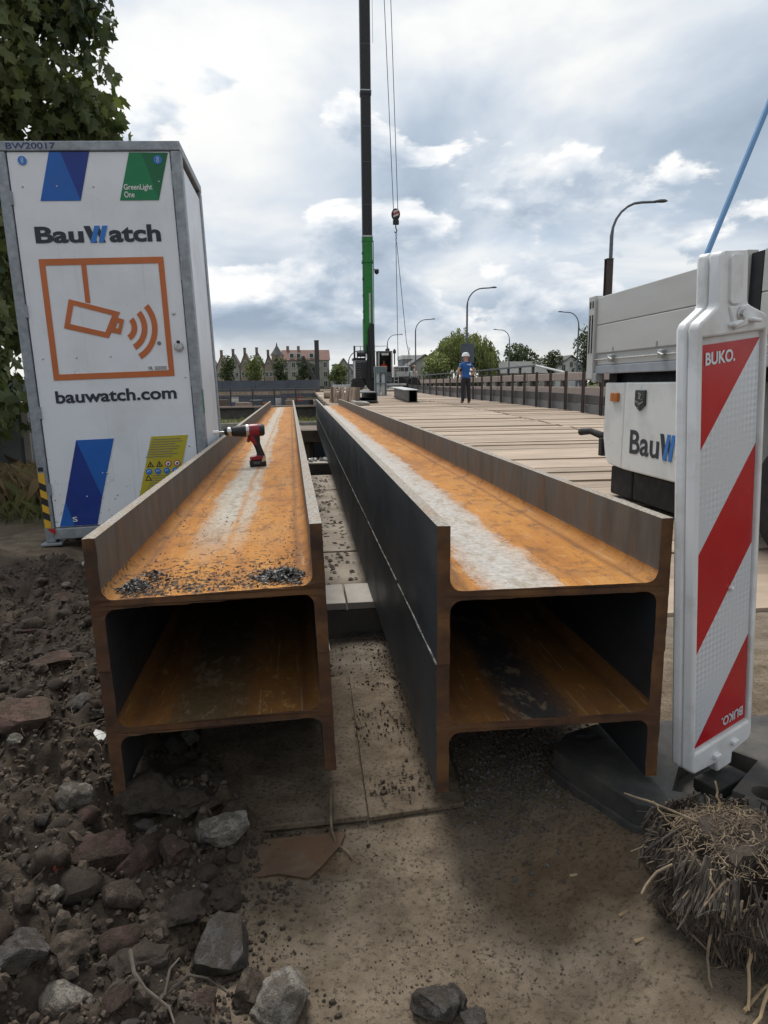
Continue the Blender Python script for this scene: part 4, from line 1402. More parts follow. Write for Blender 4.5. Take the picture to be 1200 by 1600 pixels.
part('handle', 'drill_black', dr, lambda mb: swept(mb, [(-.012, .190, .036, .024, 0), (-.008, .165, .030, .022, .1), (.0, .135, .021, .020, .1), (.010, .105, .020, .020, .1), (.018, .075, .022, .021, .1), (.018, .056, .030, .024, 0)]), smooth=True)
part('handle_shell', 'drill_red', dr, lambda mb: swept(mb, [(-.032, .186, .022, .0255, 0), (-.024, .165, .022, .0245, .1), (-.010, .140, .014, .0225, .1), (.0, .125, .006, .0215, .1)]), smooth=True)
part('trigger', 'drill_red', dr, lambda mb: mb.box((-.046, 0, .160), (.018, .016, .030), (0, .25, 0)), bevel=.005)
part('battery', 'drill_black', dr, lambda mb: mb.bx(-.050, .047, -.038, .038, .0, .036), bevel=.008)
part('battery_shoe', 'drill_red', dr, lambda mb: mb.prism([(-.046, .037), (.034, .037), (.034, .062), (.0, .066), (-.036, .060), (-.046, .05)], -.035, .035, 'XZ'), bevel=.006)
part('battery_label', 'crane_grey', dr, lambda mb: mb.bx(-.028, .010, -.0395, -.0383, .017, .030))
part('belt_clip', 'drill_steel', dr, lambda mb: mb.prism([(.018, .028), (.044, .030), (.046, .062), (.036, .064), (.026, .052)], -.042, -.0385, 'XZ'), bevel=.001)

# ------------------------------------------------------------------ foreground rubble
def make_rock(seed, sub=4, flat_=.7, box=.0, cuts=5, rough=.14):
    rg = random.Random(seed)
    bm = bmesh.new()
    bmesh.ops.create_icosphere(bm, subdivisions=sub, radius=1)
    cuts += 5
    planes = []
    for _ in range(cuts):
        n = Vector((rg.gauss(0, 1), rg.gauss(0, 1), rg.gauss(0, .8))).normalized()
        planes.append((n, rg.uniform(.50, .86)))
    if box:
        planes += [(Vector(a), box * s_) for a, s_ in (((1, 0, 0), 1), ((-1, 0, 0), .95), ((0, 1, 0), .62), ((0, -1, 0), .6), ((0, 0, 1), .55), ((0, 0, -1), .5))]
    so = Vector((seed * 1.7, seed * .9, seed * .37))
    for v_ in bm.verts:
        p = v_.co.copy()
        for n, d in planes:
            e = p.dot(n) - d
            if e > 0:
                p -= n * e * .98
        q_ = p.copy()
        p += q_.normalized() * (rough * noise.noise(q_ * 2.2 + so) + rough * .55 * noise.noise(q_ * 6 + so) + rough * .30 * noise.noise(q_ * 14 + so) + rough * .16 * noise.noise(q_ * 31 + so))
        p.z *= flat_
        v_.co = p
    me = bpy.data.meshes.new('rock')
    bm.to_mesh(me)
    bm.free()
    me.polygons.foreach_set('use_smooth', [True] * len(me.polygons))
    me.set_sharp_from_angle(angle=R(42))
    return me


def rock(name, label, cat, x, y, size, mat, seed, rz=0, tilt=0, lift=.25, zabs=None, group=None, **kw):
    me = make_rock(seed, **kw)
    me.materials.append(MATS[mat])
    o = bpy.data.objects.new(name, me)
    C.objects.link(o)
    z = ground_z(x, y) if zabs is None else zabs
    o.location = (x, y, z + size[2] * lift)
    o.scale = size
    o.rotation_euler = (tilt, tilt * .4, rz)
    return tag(o, label, cat, group)


K = 1.075
rock('stone', 'pale grey pointed stone lying on soil left of the brick pieces', 'stone', -.526 * K, 1.456 * K, (.042, .052, .050), 'stone_grey', 1, .3, .2, .35)
rock('stone', 'pale block with small brown bump at the rusty plate corner', 'stone', -.195 * K, 1.385 * K, (.072, .062, .060), 'stone_grey', 2, .5, .15, .55, box=.85, cuts=1, rough=.06)
rock('brick', 'brown broken brick with a fresh red chip on its edge', 'brick', -.442 * K, 1.324 * K, (.080, .066, .062), 'brick_red', 3, .4, .25, .3, box=.95, cuts=2)
rock('brick', 'upright brown brick lump just right of the chipped brick', 'brick', -.370 * K, 1.325 * K, (.056, .064, .080), 'brick_red', 4, .2, .1, .2, cuts=6)
rock('brick', 'small dark red brick piece touching the pale block', 'brick', -.291 * K, 1.325 * K, (.040, .050, .050), 'brick_red', 5, .7, .2, .35, box=.9, cuts=2)
rock('brick', 'long grey brown brick lying toward the camera', 'brick', -.170 * K, 1.135 * K, (.060, .095, .070), 'stone_dark', 6, -.25, .3, .35, box=.9, cuts=2, rough=.06)
rock('stone', 'large pale chalky rock at the bottom edge, left of centre', 'stone', -.066 * K, 1.018 * K, (.066, .060, .056), 'stone_grey', 7, .2, .1, .4, cuts=8, rough=.14)
rock('stone', 'dark grey rounded rock at the bottom edge, centre', 'stone', .190 * K, .975 * K, (.050, .044, .046), 'stone_dark', 8, .3, 0, .4, cuts=7)
rock('stone', 'slim dark stone leaning behind the bottom centre rock', 'stone', .232 * K, .985 * K, (.016, .036, .022), 'stone_dark', 9, .5, .2, .5)
rock('stone', 'low dark stone to the right of the bottom centre rock', 'stone', .252 * K, .945 * K, (.030, .028, .024), 'stone_dark', 10, 0, 0, .5)
rock('brick', 'big flat reddish brick slab at the left edge', 'brick', -.735 * K, 1.70 * K, (.115, .100, .055), 'brick_red', 11, .5, .25, .7, box=.95, cuts=2, rough=.07)
rock('soil_clod', 'big black soil clod in front of the left beam', 'clod', -.375 * K, 1.495 * K, (.105, .085, .075), 'soil_dark', 12, .2, 0, .4, cuts=2, rough=.2)
rock('soil_clod', 'smaller black clod touching the big clod at its right', 'clod', -.285 * K, 1.475 * K, (.055, .045, .045), 'soil_dark', 13, .9, 0, .4, cuts=2, rough=.2)
rock('stone', 'pointed dark stone standing just inside the left beam flange', 'stone', -.385 * K, 1.80 * K, (.040, .045, .055), 'stone_dark', 14, .3, .2, .5)
rock('stone', 'flat topped grey stone under the left beam web', 'stone', -.340 * K, 1.84 * K, (.034, .036, .036), 'stone_grey', 15, .9, .15, .9, cuts=7)
rock('stone', 'broad dark boulder under the left beam, nearest the camera', 'stone', -.315 * K, 1.66 * K, (.062, .055, .045), 'stone_dark', 16, .1, 0, .5, cuts=3)
rock('stone', 'egg shaped dark pebble beside the broad boulder', 'stone', -.250 * K, 1.618 * K, (.028, .025, .028), 'stone_dark', 17, 0, 0, .6, cuts=0, rough=.05)
rock('stone', 'lone angular stone at the back under the left beam', 'stone', -.095 * K, 1.815 * K, (.036, .032, .030), 'stone_brown', 18, .4, .1, .5, cuts=7)
rock('stone', 'brown stone pile piece above the flat topped stone', 'stone', -.40 * K, 1.92 * K, (.045, .040, .042), 'stone_brown', 19, .4, .1, .7)
rock('soil_clod', 'dark lump between the pale block and the long brick', 'clod', -.185 * K, 1.275 * K, (.050, .042, .038), 'soil_dark', 20, .4, 0, .3, cuts=2, rough=.2)
rock('soil_clod', 'dark clod left of the long grey brown brick', 'clod', -.262 * K, 1.195 * K, (.055, .050, .046), 'soil_dark', 21, .4, 0, .3, cuts=2, rough=.2)
rock('stone', 'brown lump below the upright brick', 'stone', -.30 * K, 1.165 * K, (.035, .038, .040), 'stone_brown', 22, .4, .2, .3)
rock('soil_clod', 'wide black clod near the bottom left roots', 'clod', -.30 * K, 1.075 * K, (.070, .060, .045), 'soil_dark', 23, .4, 0, .3, cuts=2, rough=.2)
rock('stone', 'angular brown grey stone at the lower left corner area', 'stone', -.425 * K, 1.075 * K, (.042, .040, .036), 'stone_brown', 24, .8, .1, .4)
rock('stone', 'mossy dark stone at the far lower left', 'stone', -.50 * K, 1.045 * K, (.062, .052, .042), 'stone_dark', 25, .2, .1, .3)
rock('brick', 'thin reddish brick shard at the bottom left', 'brick', -.325 * K, .985 * K, (.024, .048, .022), 'brick_red', 26, -.4, .1, .5, box=.9)
rock('brick', 'orange brown brick chunk among the bottom roots', 'brick', -.195 * K, .995 * K, (.036, .034, .032), 'brick_red', 27, .4, .1, .3)
rock('stone', 'sandy block half hidden between the long brick and the chalky rock', 'stone', -.125 * K, 1.045 * K, (.036, .056, .040), 'stone_brown', 28, .2, 0, .3)
rock('stone', 'small rounded white stone at the left edge below the brick slab', 'stone', -.705 * K, 1.61 * K, (.022, .022, .022), 'stone_grey', 29, 0, 0, 1.4)
rock('brick', 'dusty pink brick half buried at the left edge of the soil', 'brick', -1.10, 2.75, (.10, .07, .05), 'brick_red', 30, .3, .2, .5, box=.95)
rock('brick', 'brick piece lying just above the dusty pink brick', 'brick', -1.02, 2.98, (.08, .06, .04), 'brick_red', 31, -.3, .2, .4, box=.95)
rock('stone', 'grey stone against the left beam side', 'stone', -.66, 2.25, (.05, .045, .04), 'stone_grey', 32, .3, .2, .4)
rock('brick', 'dark flat brick under the left beam side', 'brick', -.60, 2.02, (.075, .04, .03), 'stone_dark', 33, .9, .2, .6, box=.95)
rock('stone', 'pinkish stone next to the beam side, farther back', 'stone', -.69, 2.45, (.05, .04, .035), 'brick_red', 34, .2, .1, .4)
rock('brick', 'ribbed reddish brick in the soil by the left edge', 'brick', -.86, 2.28, (.085, .06, .045), 'brick_red', 36, .7, .2, .3, box=.95)
sh = rock('tile_shard', 'small white tile shard lying on dark soil', 'shard', -.595, 1.88, (.020, .030, .004), 'shard_white', 35, .5, .3, 3.0, flat_=1, cuts=4, rough=.03)
ch_ = rock('brick_chip', 'bright red chip at the edge of the brown brick', 'chip', -.530, 1.352, (.008, .030, .022), 'brick_fresh', 37, -.25, 0, .5)
rr_ = random.Random(21)
SMALL = [make_rock(100 + i, sub=2, cuts=4, rough=.16) for i in range(6)]
for i, mt in enumerate(('soil_dark', 'soil_dark', 'stone_brown', 'stone_dark', 'brick_red', 'stone_grey')):
    SMALL[i].materials.append(MATS[mt])
for i in range(300):
    x, y = rr_.uniform(-1.25, -.17), .95 + 2.4 * rr_.random() ** 1.3
    if y > 2.1 and x > -.62 or soil_amt(x, y) < .3:
        continue
    o = bpy.data.objects.new('rubble_lump', SMALL[rr_.choice((0, 0, 1, 1, 0, 2, 2, 3, 3, 4, 5))])
    C.objects.link(o)
    s_ = rr_.uniform(.012, .034) if i % 5 else rr_.uniform(.034, .056)
    o.scale = (s_, s_ * rr_.uniform(.7, 1.1), s_ * rr_.uniform(.6, 1))
    o.location = (x, y, ground_z(x, y) + s_ * .25)
    o.rotation_euler = (rr_.uniform(-.5, .5), rr_.uniform(-.5, .5), rr_.uniform(0, 6.3))
    kind_ = {'soil_dark': 'dark soil lump', 'stone_brown': 'small brown stone', 'stone_dark': 'small dark grey stone', 'brick_red': 'small reddish brick bit', 'stone_grey': 'small pale grey stone'}[o.data.materials[0].name]
    spot = 'near the bottom edge' if y < 1.3 else ('in front of the left beam' if y < 1.62 else ('beside the left beam' if x > -.75 else 'at the left edge') if y < 2.4 else 'below the security cabinet')
    tag(o, kind_ + ' on the dug soil ' + spot, 'rubble', kind_ + 's ' + spot)

# crumbs of soil and grit too small to pick apart
def crumbs(name, label, n, fx, size, mat, seed, sub=1, kind='stuff'):
    rg = random.Random(seed)
    bm = bmesh.new()
    bmesh.ops.create_icosphere(bm, subdivisions=sub, radius=1)
    bv = [v_.co.copy() for v_ in bm.verts]
    bf = [tuple(v_.index for v_ in f.verts) for f in bm.faces]
    bm.free()
    mb = MB()
    k_ = 0
    while k_ < n:
        p = fx(rg)
        if p is None:
            continue
        k_ += 1
        s_ = size(rg)
        e = Euler((rg.uniform(0, 6), rg.uniform(0, 6), rg.uniform(0, 6))).to_matrix()
        sc = Vector((rg.uniform(.6, 1.2), rg.uniform(.6, 1.2), rg.uniform(.5, .9))) * s_
        of = Vector((p[0], p[1], ground_z(*p) + s_ * .3))
        mb.add([e @ Vector((v_.x * sc.x, v_.y * sc.y, v_.z * sc.z)) * rg.uniform(.72, 1.2) + of for v_ in bv], bf)
    o = mb.build(name, mat, fixn=False)
    return tag(o, label, 'crumbs', kind=kind)


def in_soil(rg):
    x, y = rg.uniform(-1.4, -.10), .9 + 2.9 * rg.random() ** 1.4
    return (x, y) if rg.random() < soil_amt(x, y) else None


def on_sand(rg):
    x, y = rg.gauss(.25, .4), rg.uniform(.85, 2.6)
    if soil_amt(x, y) > .5 or noise.noise(Vector((x * 4, y * 4, 9))) < rg.uniform(-.5, .3):
        return None
    return (x, y)


def by_edge(rg):
    y = rg.uniform(.9, 1.6)
    x = soil_edge(y) + abs(rg.gauss(0, .10)) - .04
    return (x, y)


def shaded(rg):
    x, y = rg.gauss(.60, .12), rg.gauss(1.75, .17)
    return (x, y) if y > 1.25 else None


crumbs('soil_crumbs', 'dark crumbly soil dug up along the left side', 10500, in_soil, lambda r_: r_.uniform(.0025, .010) * (2.0 if r_.random() < .12 else 1), 'soil_dark', 31)
crumbs('pale_grit', 'pale grit and mortar bits in the dug soil', 420, in_soil, lambda r_: r_.uniform(.0015, .005), 'stone_grey', 32, 1)
crumbs('sand_grit', 'fine dark grit strewn over the sandy ground', 3000, on_sand, lambda r_: r_.uniform(.0010, .0034), 'stone_brown', 33, 0 + 1)
crumbs('edge_gravel', 'dark gravel along the border of soil and sand', 900, by_edge, lambda r_: r_.uniform(.002, .008), 'soil_dark', 34)
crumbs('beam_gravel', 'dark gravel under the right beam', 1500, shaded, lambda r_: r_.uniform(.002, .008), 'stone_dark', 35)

def in_strip(rg):
    x, y = rg.uniform(.0, .34), rg.uniform(1.65, 3.0)
    return (x, y) if noise.noise(Vector((x * 5, y * 5, 4))) > rg.uniform(-.3, .5) else None


sgo = crumbs('strip_grit', 'crumbs of mud and grit on the plates between the beams', 900, in_strip, lambda r_: r_.uniform(.0015, .006), 'stone_brown', 36)
sgo.location.z = .022
mbd = MB()
rg_ = random.Random(88)
for i in range(260):
    x, y = rg_.uniform(.05, .30), rg_.uniform(3.3, 8.4)
    s_ = rg_.uniform(.004, .018)
    mbd.add([(x - s_, y - s_, G + .03), (x + s_, y - s_ * .7, G + .03), (x + s_ * .6, y + s_, G + .03), (x - s_ * .8, y + s_, G + .03), (x, y, G + .03 + s_ * .5)], [(0, 1, 4), (1, 2, 4), (2, 3, 4), (3, 0, 4)])
tag(mbd.build('slab_debris', 'soil_dark'), 'dark debris crumbs on the concrete slabs between the beams', 'debris', kind='stuff')

# steel road plates partly under the left beam
o = MB().prism([(-.34, 0), (.155, .02), (.155, .9), (-.34, .9)], 0, .016).build('steel_plate', 'ground', bevel=.003)
o.location = (-.02, 1.585, G + .012)
tag(o, 'rusty steel ground plate under the near end of the left beam', 'steel plate')
o = MB().prism([(0, 0), (.26, .03), (.30, .9), (.01, .9)], 0, .014).build('steel_plate', 'ground', bevel=.003)
o.location = (.138, 1.608, G + .006)
tag(o, 'dusty steel ground plate between the two beams', 'steel plate')
o = MB().prism([(-.17, -.01), (-.10, -.035), (-.05, -.03), (.02, -.055), (.05, -.02), (.10, .05), (.115, .095), (.02, .10), (-.17, .09)], 0, .005).build('rusty_sheet', 'rust_sheet', bevel=.001)
o.location = (-.04, 1.475, G + .004)
tag(o, 'orange rusty sheet lying in front of the ground plate', 'rusty sheet')

# twigs and roots
def twig(name, label, cat, pts, r_, mat, group=None):
    pts = [Vector(p) for p in pts]
    o = MB().tube([p - pts[0] for p in pts], [r_ * (1 - .6 * i / (len(pts) - 1)) for i in range(len(pts))], 6).build(name, mat, None, True)
    o.location = pts[0]
    return tag(o, label, cat, group)


def gz(x, y, h=.006):
    return (x, y, ground_z(x, y) + h)


twig('rope_end', 'frayed pale rope end hanging at the steel plate edge', 'rope', [(.045, 1.72, G + .035), (.042, 1.66, G + .032), (.040, 1.60, G + .034), (.040, 1.575, G + .02), (.05, 1.53, G + .008), (.075, 1.50, G + .008), (.085, 1.47, G + .008)], .0045, 'stalk')
twig('root', 'forked grey root on soil at the bottom left', 'root', [gz(-.335, 1.115, .05), gz(-.32, 1.075, .055), gz(-.295, 1.045, .06), gz(-.27, 1.03, .06), gz(-.25, 1.01, .06), gz(-.235, .975, .06)], .004, 'stalk_dark')
twig('root', 'thin grey root running right along the bottom left soil', 'root', [gz(-.27, 1.03, .06), gz(-.25, 1.05, .06), gz(-.225, 1.055, .062), gz(-.195, 1.062, .06), gz(-.165, 1.068, .055)], .0035, 'stalk_dark')
twig('root', 'short upright root between the two bottom left roots', 'root', [gz(-.262, 1.035, .06), gz(-.257, 1.065, .07), gz(-.245, 1.085, .075), gz(-.24, 1.10, .07)], .003, 'stalk_dark')
rs = random.Random(41)
gmb = MB()
for i in range(170):
    x, y = rs.gauss(-.72, .16), rs.gauss(2.0, .28)
    if soil_amt(x, y) < .4 or y < 1.3:
        continue
    a = rs.uniform(0, 6.3)
    L_ = rs.uniform(.02, .07)
    p0 = Vector(gz(x, y, .002))
    c_ = rs.uniform(-1.5, 1.5)
    pts = [p0 + Vector((math.cos(a + c_ * k_ / 3) * L_ * k_ / 3, math.sin(a + c_ * k_ / 3) * L_ * k_ / 3, .012 * math.sin(k_ / 3 * 3.1) + .006)) for k_ in range(4)]
    gmb.tube(pts, .0007, 3, cap=False)
tag(gmb.build('root_fibres', 'stalk', fixn=False), 'fine pale root fibres lying on the dug soil', 'roots', kind='stuff')

# clump of reed roots at the lower right
CX, CY = .792, 1.085
CZ = ground_z(CX, CY) - .004
cl = thing('root_clump', 'dense clump of cut reed stems and roots at the lower right', 'root clump', (CX, CY, CZ))
me = make_rock(77, sub=4, flat_=1.0, cuts=0, rough=.22)
me.materials.append(MATS['soil_dark'])
o = bpy.data.objects.new('soil_core', me)
C.objects.link(o)
o.parent = cl
o.scale = (.146, .128, .110)
o.location = (.0, .0, .108)
rc = random.Random(5)
dk, mdl, ltm = MB(), MB(), MB()
CH = .205


def clump_r(a, h):
    # radius of the lump at angle a, height 0..1: widest a third up, undercut at the foot
    r_ = .142 * (1 - .55 * max(0, .50 - h) - .45 * max(0, h - .80))
    return r_ * (1 + .10 * math.sin(3 * a + 1) + .06 * math.sin(7 * a + h * 3)) + .028 * noise.noise(Vector((math.cos(a) * 3, math.sin(a) * 3, h * 4)))


for i in range(2300):
    a = rc.uniform(0, 6.283)
    h = rc.uniform(.25, .97)
    L_ = rc.uniform(.02, .10) * (1.5 if rc.random() < .12 else 1)
    sway = rc.gauss(0, .35) if rc.random() < .8 else rc.gauss(0, 2.0)
    lift = abs(rc.gauss(0, .004))
    pts = []
    for k_ in range(5):
        tt = k_ / 4
        hh = h - tt * L_ / CH
        aa = a + sway * tt * L_ * 4
        rr = clump_r(aa, max(hh, .0)) + .001 + lift + .014 * tt * tt * rc.random()
        pts.append((math.cos(aa) * rr, math.sin(aa) * rr * .9, max(.004, .006 + hh * CH)))
    if rc.random() < .25:
        pts[-1] = (pts[-1][0] * 1.08, pts[-1][1] * 1.08, pts[-1][2])
    r_ = rc.choice((.0006, .0009, .0013, .0017, .0022, .0030))
    (dk if rc.random() < .86 else mdl).tube(pts, [r_, r_ * 1.15, r_ * .9, r_, r_ * .55], 5)
tag(dk.build('root_stems', 'stalk_dark', cl, True, fixn=False), kind='stuff')
tag(mdl.build('pale_root_stems', 'stalk', cl, True, fixn=False), kind='stuff')
for i in range(900):                                        # matted fibres on top
    a, rr = rc.uniform(0, 6.283), .125 * math.sqrt(rc.random())
    h0 = CH + .008 - (rr / .125) ** 2 * .035 + .006 * rc.random()
    p0 = Vector((math.cos(a) * rr, math.sin(a) * rr * .9, h0))
    dirv = Vector((rc.gauss(0, 1), rc.gauss(0, 1), rc.gauss(.05, .35))).normalized() * rc.uniform(.008, .035)
    side = dirv.cross(Vector((0, 0, 1))) * rc.uniform(-.5, .5)
    ltm.tube([p0, p0 + dirv * .5 + side * .5, p0 + dirv + Vector((0, 0, -.006))], rc.choice((.0004, .0005, .0007, .0012)), 4, cap=False)
tag(ltm.build('matted_fibres', 'stalk', cl, True, fixn=False), kind='stuff')
for (p0, p1, p2, r_, mt) in (((-.05, .02, .23), (-.12, .05, .262), (-.185, .09, .275), .0028, 'stalk'), ((-.10, -.02, .185), (-.17, -.01, .185), (-.215, -.05, .150), .0034, 'stalk'), ((.0, .06, .23), (.0, .07, .27), (-.003, .08, .295), .0026, 'straw'), ((.05, .0, .23), (.09, .02, .25), (.13, .05, .275), .0034, 'stalk_dark'),
                             ((.0, -.09, .225), (.02, -.145, .15), (.045, -.150, .04), .0042, 'stalk'), ((-.04, -.11, .10), (-.06, -.14, .04), (-.085, -.18, .004), .0036, 'straw'), ((.0, -.12, .09), (-.02, -.16, .03), (-.10, -.215, .006), .0040, 'straw'), ((.05, -.12, .09), (.04, -.18, .02), (-.02, -.225, .006), .0036, 'straw'), ((-.09, -.08, .10), (-.12, -.10, .05), (-.12, -.13, .004), .003, 'stalk'), ((-.09, .04, .20), (-.13, .05, .245), (-.14, .06, .27), .002, 'straw'), ((.09, -.09, .16), (.06, -.14, .09), (.0, -.165, .05), .003, 'stalk')):
    p0, p1, p2 = (tuple((a, b_, c_ * .88)) for a, b_, c_ in (p0, p1, p2))
    bz = [Vector(p0) * (1 - u) ** 2 + Vector(p1) * 2 * u * (1 - u) + Vector(p2) * u * u for u in [k_ / 7 for k_ in range(8)]]
    bz = [b_ + Vector((rc.gauss(0, .0012), rc.gauss(0, .0012), 0)) for b_ in bz]
    MB().tube(bz, [r_ * (1 - .05 * k_) for k_ in range(8)], 7).build('reed_stalk', mt, cl, True)
for i, (x, y, a, L_, lab) in enumerate(((.600, 1.155, .3, .06, 'flat straw piece left of the root clump'), (.555, 1.30, -.1, .07, 'thin twig on sand farther left of the clump'), (.60, 1.09, .05, .05, 'short straw close to the clump side'), (.70, .905, .5, .12, 'long straw stalk below the clump'), (.745, .89, .7, .10, 'second straw stalk crossing below the clump'), (.79, .90, .6, .09, 'straw stalk under the clump at the right edge'))):
    p0 = gz(x, y, .004)
    p1 = (x + math.cos(a) * L_, y + math.sin(a) * L_, ground_z(x, y) + .006)
    twig('straw_stalk', lab, 'straw', [p0, ((p0[0] + p1[0]) / 2, (p0[1] + p1[1]) / 2 + .002, p0[2] + .003), p1], .0035, 'straw')

# ------------------------------------------------------------------ vegetation
def leaves(mb, tones, pts, size, rg, shape='quad', droop=0., spread=1.):
    for (p, out, tone) in pts:
        n = (out * .6 + Vector((rg.gauss(0, spread), rg.gauss(0, spread), rg.gauss(.3, spread)))).normalized()
        t1 = n.orthogonal().normalized()
        t1 = Matrix.Rotation(rg.uniform(0, 6.283), 3, n) @ t1
        if droop:
            t1 = (t1 + Vector((0, 0, -droop))).normalized()
        t2 = n.cross(t1).normalized()
        s_ = size * rg.uniform(.5, 1.35)
        if shape == 'maple':
            prof = [(0, -.5), (.12, -.42), (.46, -.36), (.30, -.12), (.56, .12), (.28, .14), (.22, .26), (0, .62), (-.22, .26), (-.28, .14), (-.56, .12), (-.30, -.12), (-.46, -.36), (-.12, -.42)]
            vs = [p + t2 * (a * s_) + t1 * ((b_ + .5) * s_) + n * (-.25 * abs(a) * s_ + rg.uniform(-.03, .03) * s_) for a, b_ in prof]
            c_ = p + t1 * (.45 * s_)
            k_ = len(prof)
            mb.add(vs + [c_], [(i, (i + 1) % k_, k_) for i in range(k_)])
            tones += [tone] * (k_ + 1)
        elif shape == 'strip':
            w_ = s_ * .22
            mb.add([p - t2 * w_, p + t2 * w_, p + t1 * s_ * .5 + t2 * w_ * .9 + n * .1 * s_, p + t1 * s_], [(0, 1, 2), (0, 2, 3)])
            tones += [tone] * 4
        else:
            mb.add([p - t2 * s_ * .45, p + t1 * s_ * .4 + n * s_ * .1 - t2 * .1 * s_, p + t2 * s_ * .5 + t1 * s_ * .15, p - t1 * s_ * .45], [(0, 1, 2), (0, 2, 3)])
            tones += [tone] * 4


def lobe_points(lobes, n, rg, hollow=.55):
    out = []
    tot = sum(l[1][0] * l[1][1] + l[1][0] * l[1][2] for l in lobes)
    for c_, r_ in lobes:
        k_ = int(n * (r_[0] * r_[1] + r_[0] * r_[2]) / tot)
        lt = rg.uniform(.15, .85)
        for _ in range(k_):
            d = Vector((rg.gauss(0, 1), rg.gauss(0, 1), rg.gauss(0, 1))).normalized()
            q_ = hollow + (1.08 - hollow) * rg.random() ** .6
            q_ *= 1 + .25 * noise.noise(d * 2.6 + Vector(c_))
            p = Vector(c_) + Vector((d.x * r_[0], d.y * r_[1], d.z * r_[2])) * q_
            out.append((p, d, min(1, max(0, rg.gauss(lt, .22)))))
    return out


def tree(name, label, x, y, z0, h, wd, mat, n, leaf, seed, trunk=.25, group=None, shape='quad', droop=0., nl=9, conic=0.):
    rg = random.Random(seed)
    t_ = thing(name, label, 'tree', (x, y, z0), group=group)
    th = h * trunk
    mb = MB()
    mb.tube([(0, 0, -.3), (0, 0, th * .5), (wd * .01, 0, th), (0, 0, h * .75)], [h * .03, h * .024, h * .02, h * .006], 8)
    lobes = []
    for i in range(nl):
        a = rg.uniform(0, 6.283)
        f = (i + .5) / nl
        zz = th + (h - th) * (.18 + .66 * f)
        env = math.sin(math.pi * (.18 + .72 * f)) if not conic else (1.05 - conic * f)
        rr = wd * .5 * env * rg.uniform(.25, .6)
        lr = wd * .27 * (.7 + .5 * env) * rg.uniform(.75, 1.2)
        c_ = (math.cos(a) * rr, math.sin(a) * rr, zz)
        lobes.append((c_, (lr, lr, lr * rg.uniform(.7, .95) * (h - th) / wd * .9)))
        mb.tube([(0, 0, th * .9), (c_[0] * .5, c_[1] * .5, (th + zz) / 2), c_], [h * .012, h * .008, h * .003], 5)
    mb.build('trunk', 'bark', t_, True)
    cm_, tones = MB(), []
    leaves(cm_, tones, lobe_points(lobes, n, rg), leaf, rg, shape, droop)
    cm_.build('crown', mat, t_, fixn=False, attrs={'tone': tones})
    return t_


# near maple behind the cabinet
rg = random.Random(17)
mp_t = thing('maple_tree', 'leafy dark green maple tree behind the security cabinet', 'tree', (-3.2, 6.9, .0))
mb = MB()
mb.tube([(0, 0, -.2), (.05, .02, 1.2), (.0, 0, 2.6), (-.1, .1, 4.5), (0, 0, 6.5)], [.17, .14, .12, .08, .03], 10)
lobes = []
spots = [(.95, -.2, 4.55, .62), (.55, .1, 5.15, .75), (.0, 0, 5.6, .9), (-.6, .1, 4.9, .9), (.35, -.5, 3.75, .72), (.85, .1, 3.55, .66), (-.3, -.3, 3.7, .9), (.9, -.1, 5.1, .5), (-.9, 0, 3.2, .8), (.15, -.5, 2.95, .6), (-.55, -.5, 2.4, .7), (.20, -.4, 2.0, .55), (-.4, -.6, 1.45, .62), (.22, -.55, 1.20, .50), (.5, .3, 1.7, .5), (-1.0, -.2, 1.7, .7), (.6, .2, 2.6, .6), (.2, .2, 6.4, .8), (1.25, -.1, 4.15, .3), (1.22, 0, 3.35, .32), (.50, -.60, .95, .42), (.30, -.65, 1.6, .5), (.62, -.45, 2.25, .42), (.1, -.7, .85, .4), (1.28, .0, 5.35, .33), (1.05, -.1, 5.75, .42)]
for (x, y, z, r_) in spots:
    x += .16 if z > 2.8 else 0
    lobes.append(((x, y, z), (r_, r_, r_ * .85)))
    mb.tube([(0, 0, max(.8, z - 1.2)), (x * .45, y * .45, z - .5), (x * .8, y * .8, z - .12), (x * 1.15, y * 1.1, z + .05)], [.05, .032, .018, .006], 6)
mb.build('trunk', 'bark', mp_t, True)
cm_, tones = MB(), []
leaves(cm_, tones, lobe_points(lobes, 23000, rg, .25), .105, rg, 'maple', 1.0, .8)
cm_.build('crown', 'leaf_maple', mp_t, fixn=False, attrs={'tone': tones})

# grass at the left edge
rg = random.Random(23)
mb, tones = MB(), []
for i in range(7000):
    x, y = rg.uniform(-4.8, -1.75), rg.uniform(5.0, 9.0)
    if noise.noise(Vector((x * 1.5, y * 1.5, 0))) < rg.uniform(-.9, -.1) or (y < 5.5 and rg.random() < .5):
        continue
    h = rg.uniform(.06, .20) * (1.7 if rg.random() < .15 else 1)
    a = rg.uniform(0, 6.283)
    l_ = Vector((math.cos(a), math.sin(a), 0))
    p = Vector((x, y, ground_z(x, y)))
    s_ = l_.cross(Vector((0, 0, 1))) * .006
    mb.add([p - s_, p + s_, p + l_ * h * .3 + Vector((0, 0, h * .7)) + s_ * .6, p + l_ * h * rg.uniform(.4, .9) + Vector((0, 0, h * .95))], [(0, 1, 2), (0, 2, 3)])
    tones += [rg.random()] * 4
tag(mb.build('rough_grass', 'leaf_grass', fixn=False, attrs={'tone': tones}), 'rough long grass left of the security cabinet', 'grass', kind='stuff')
mb, tones = MB(), []
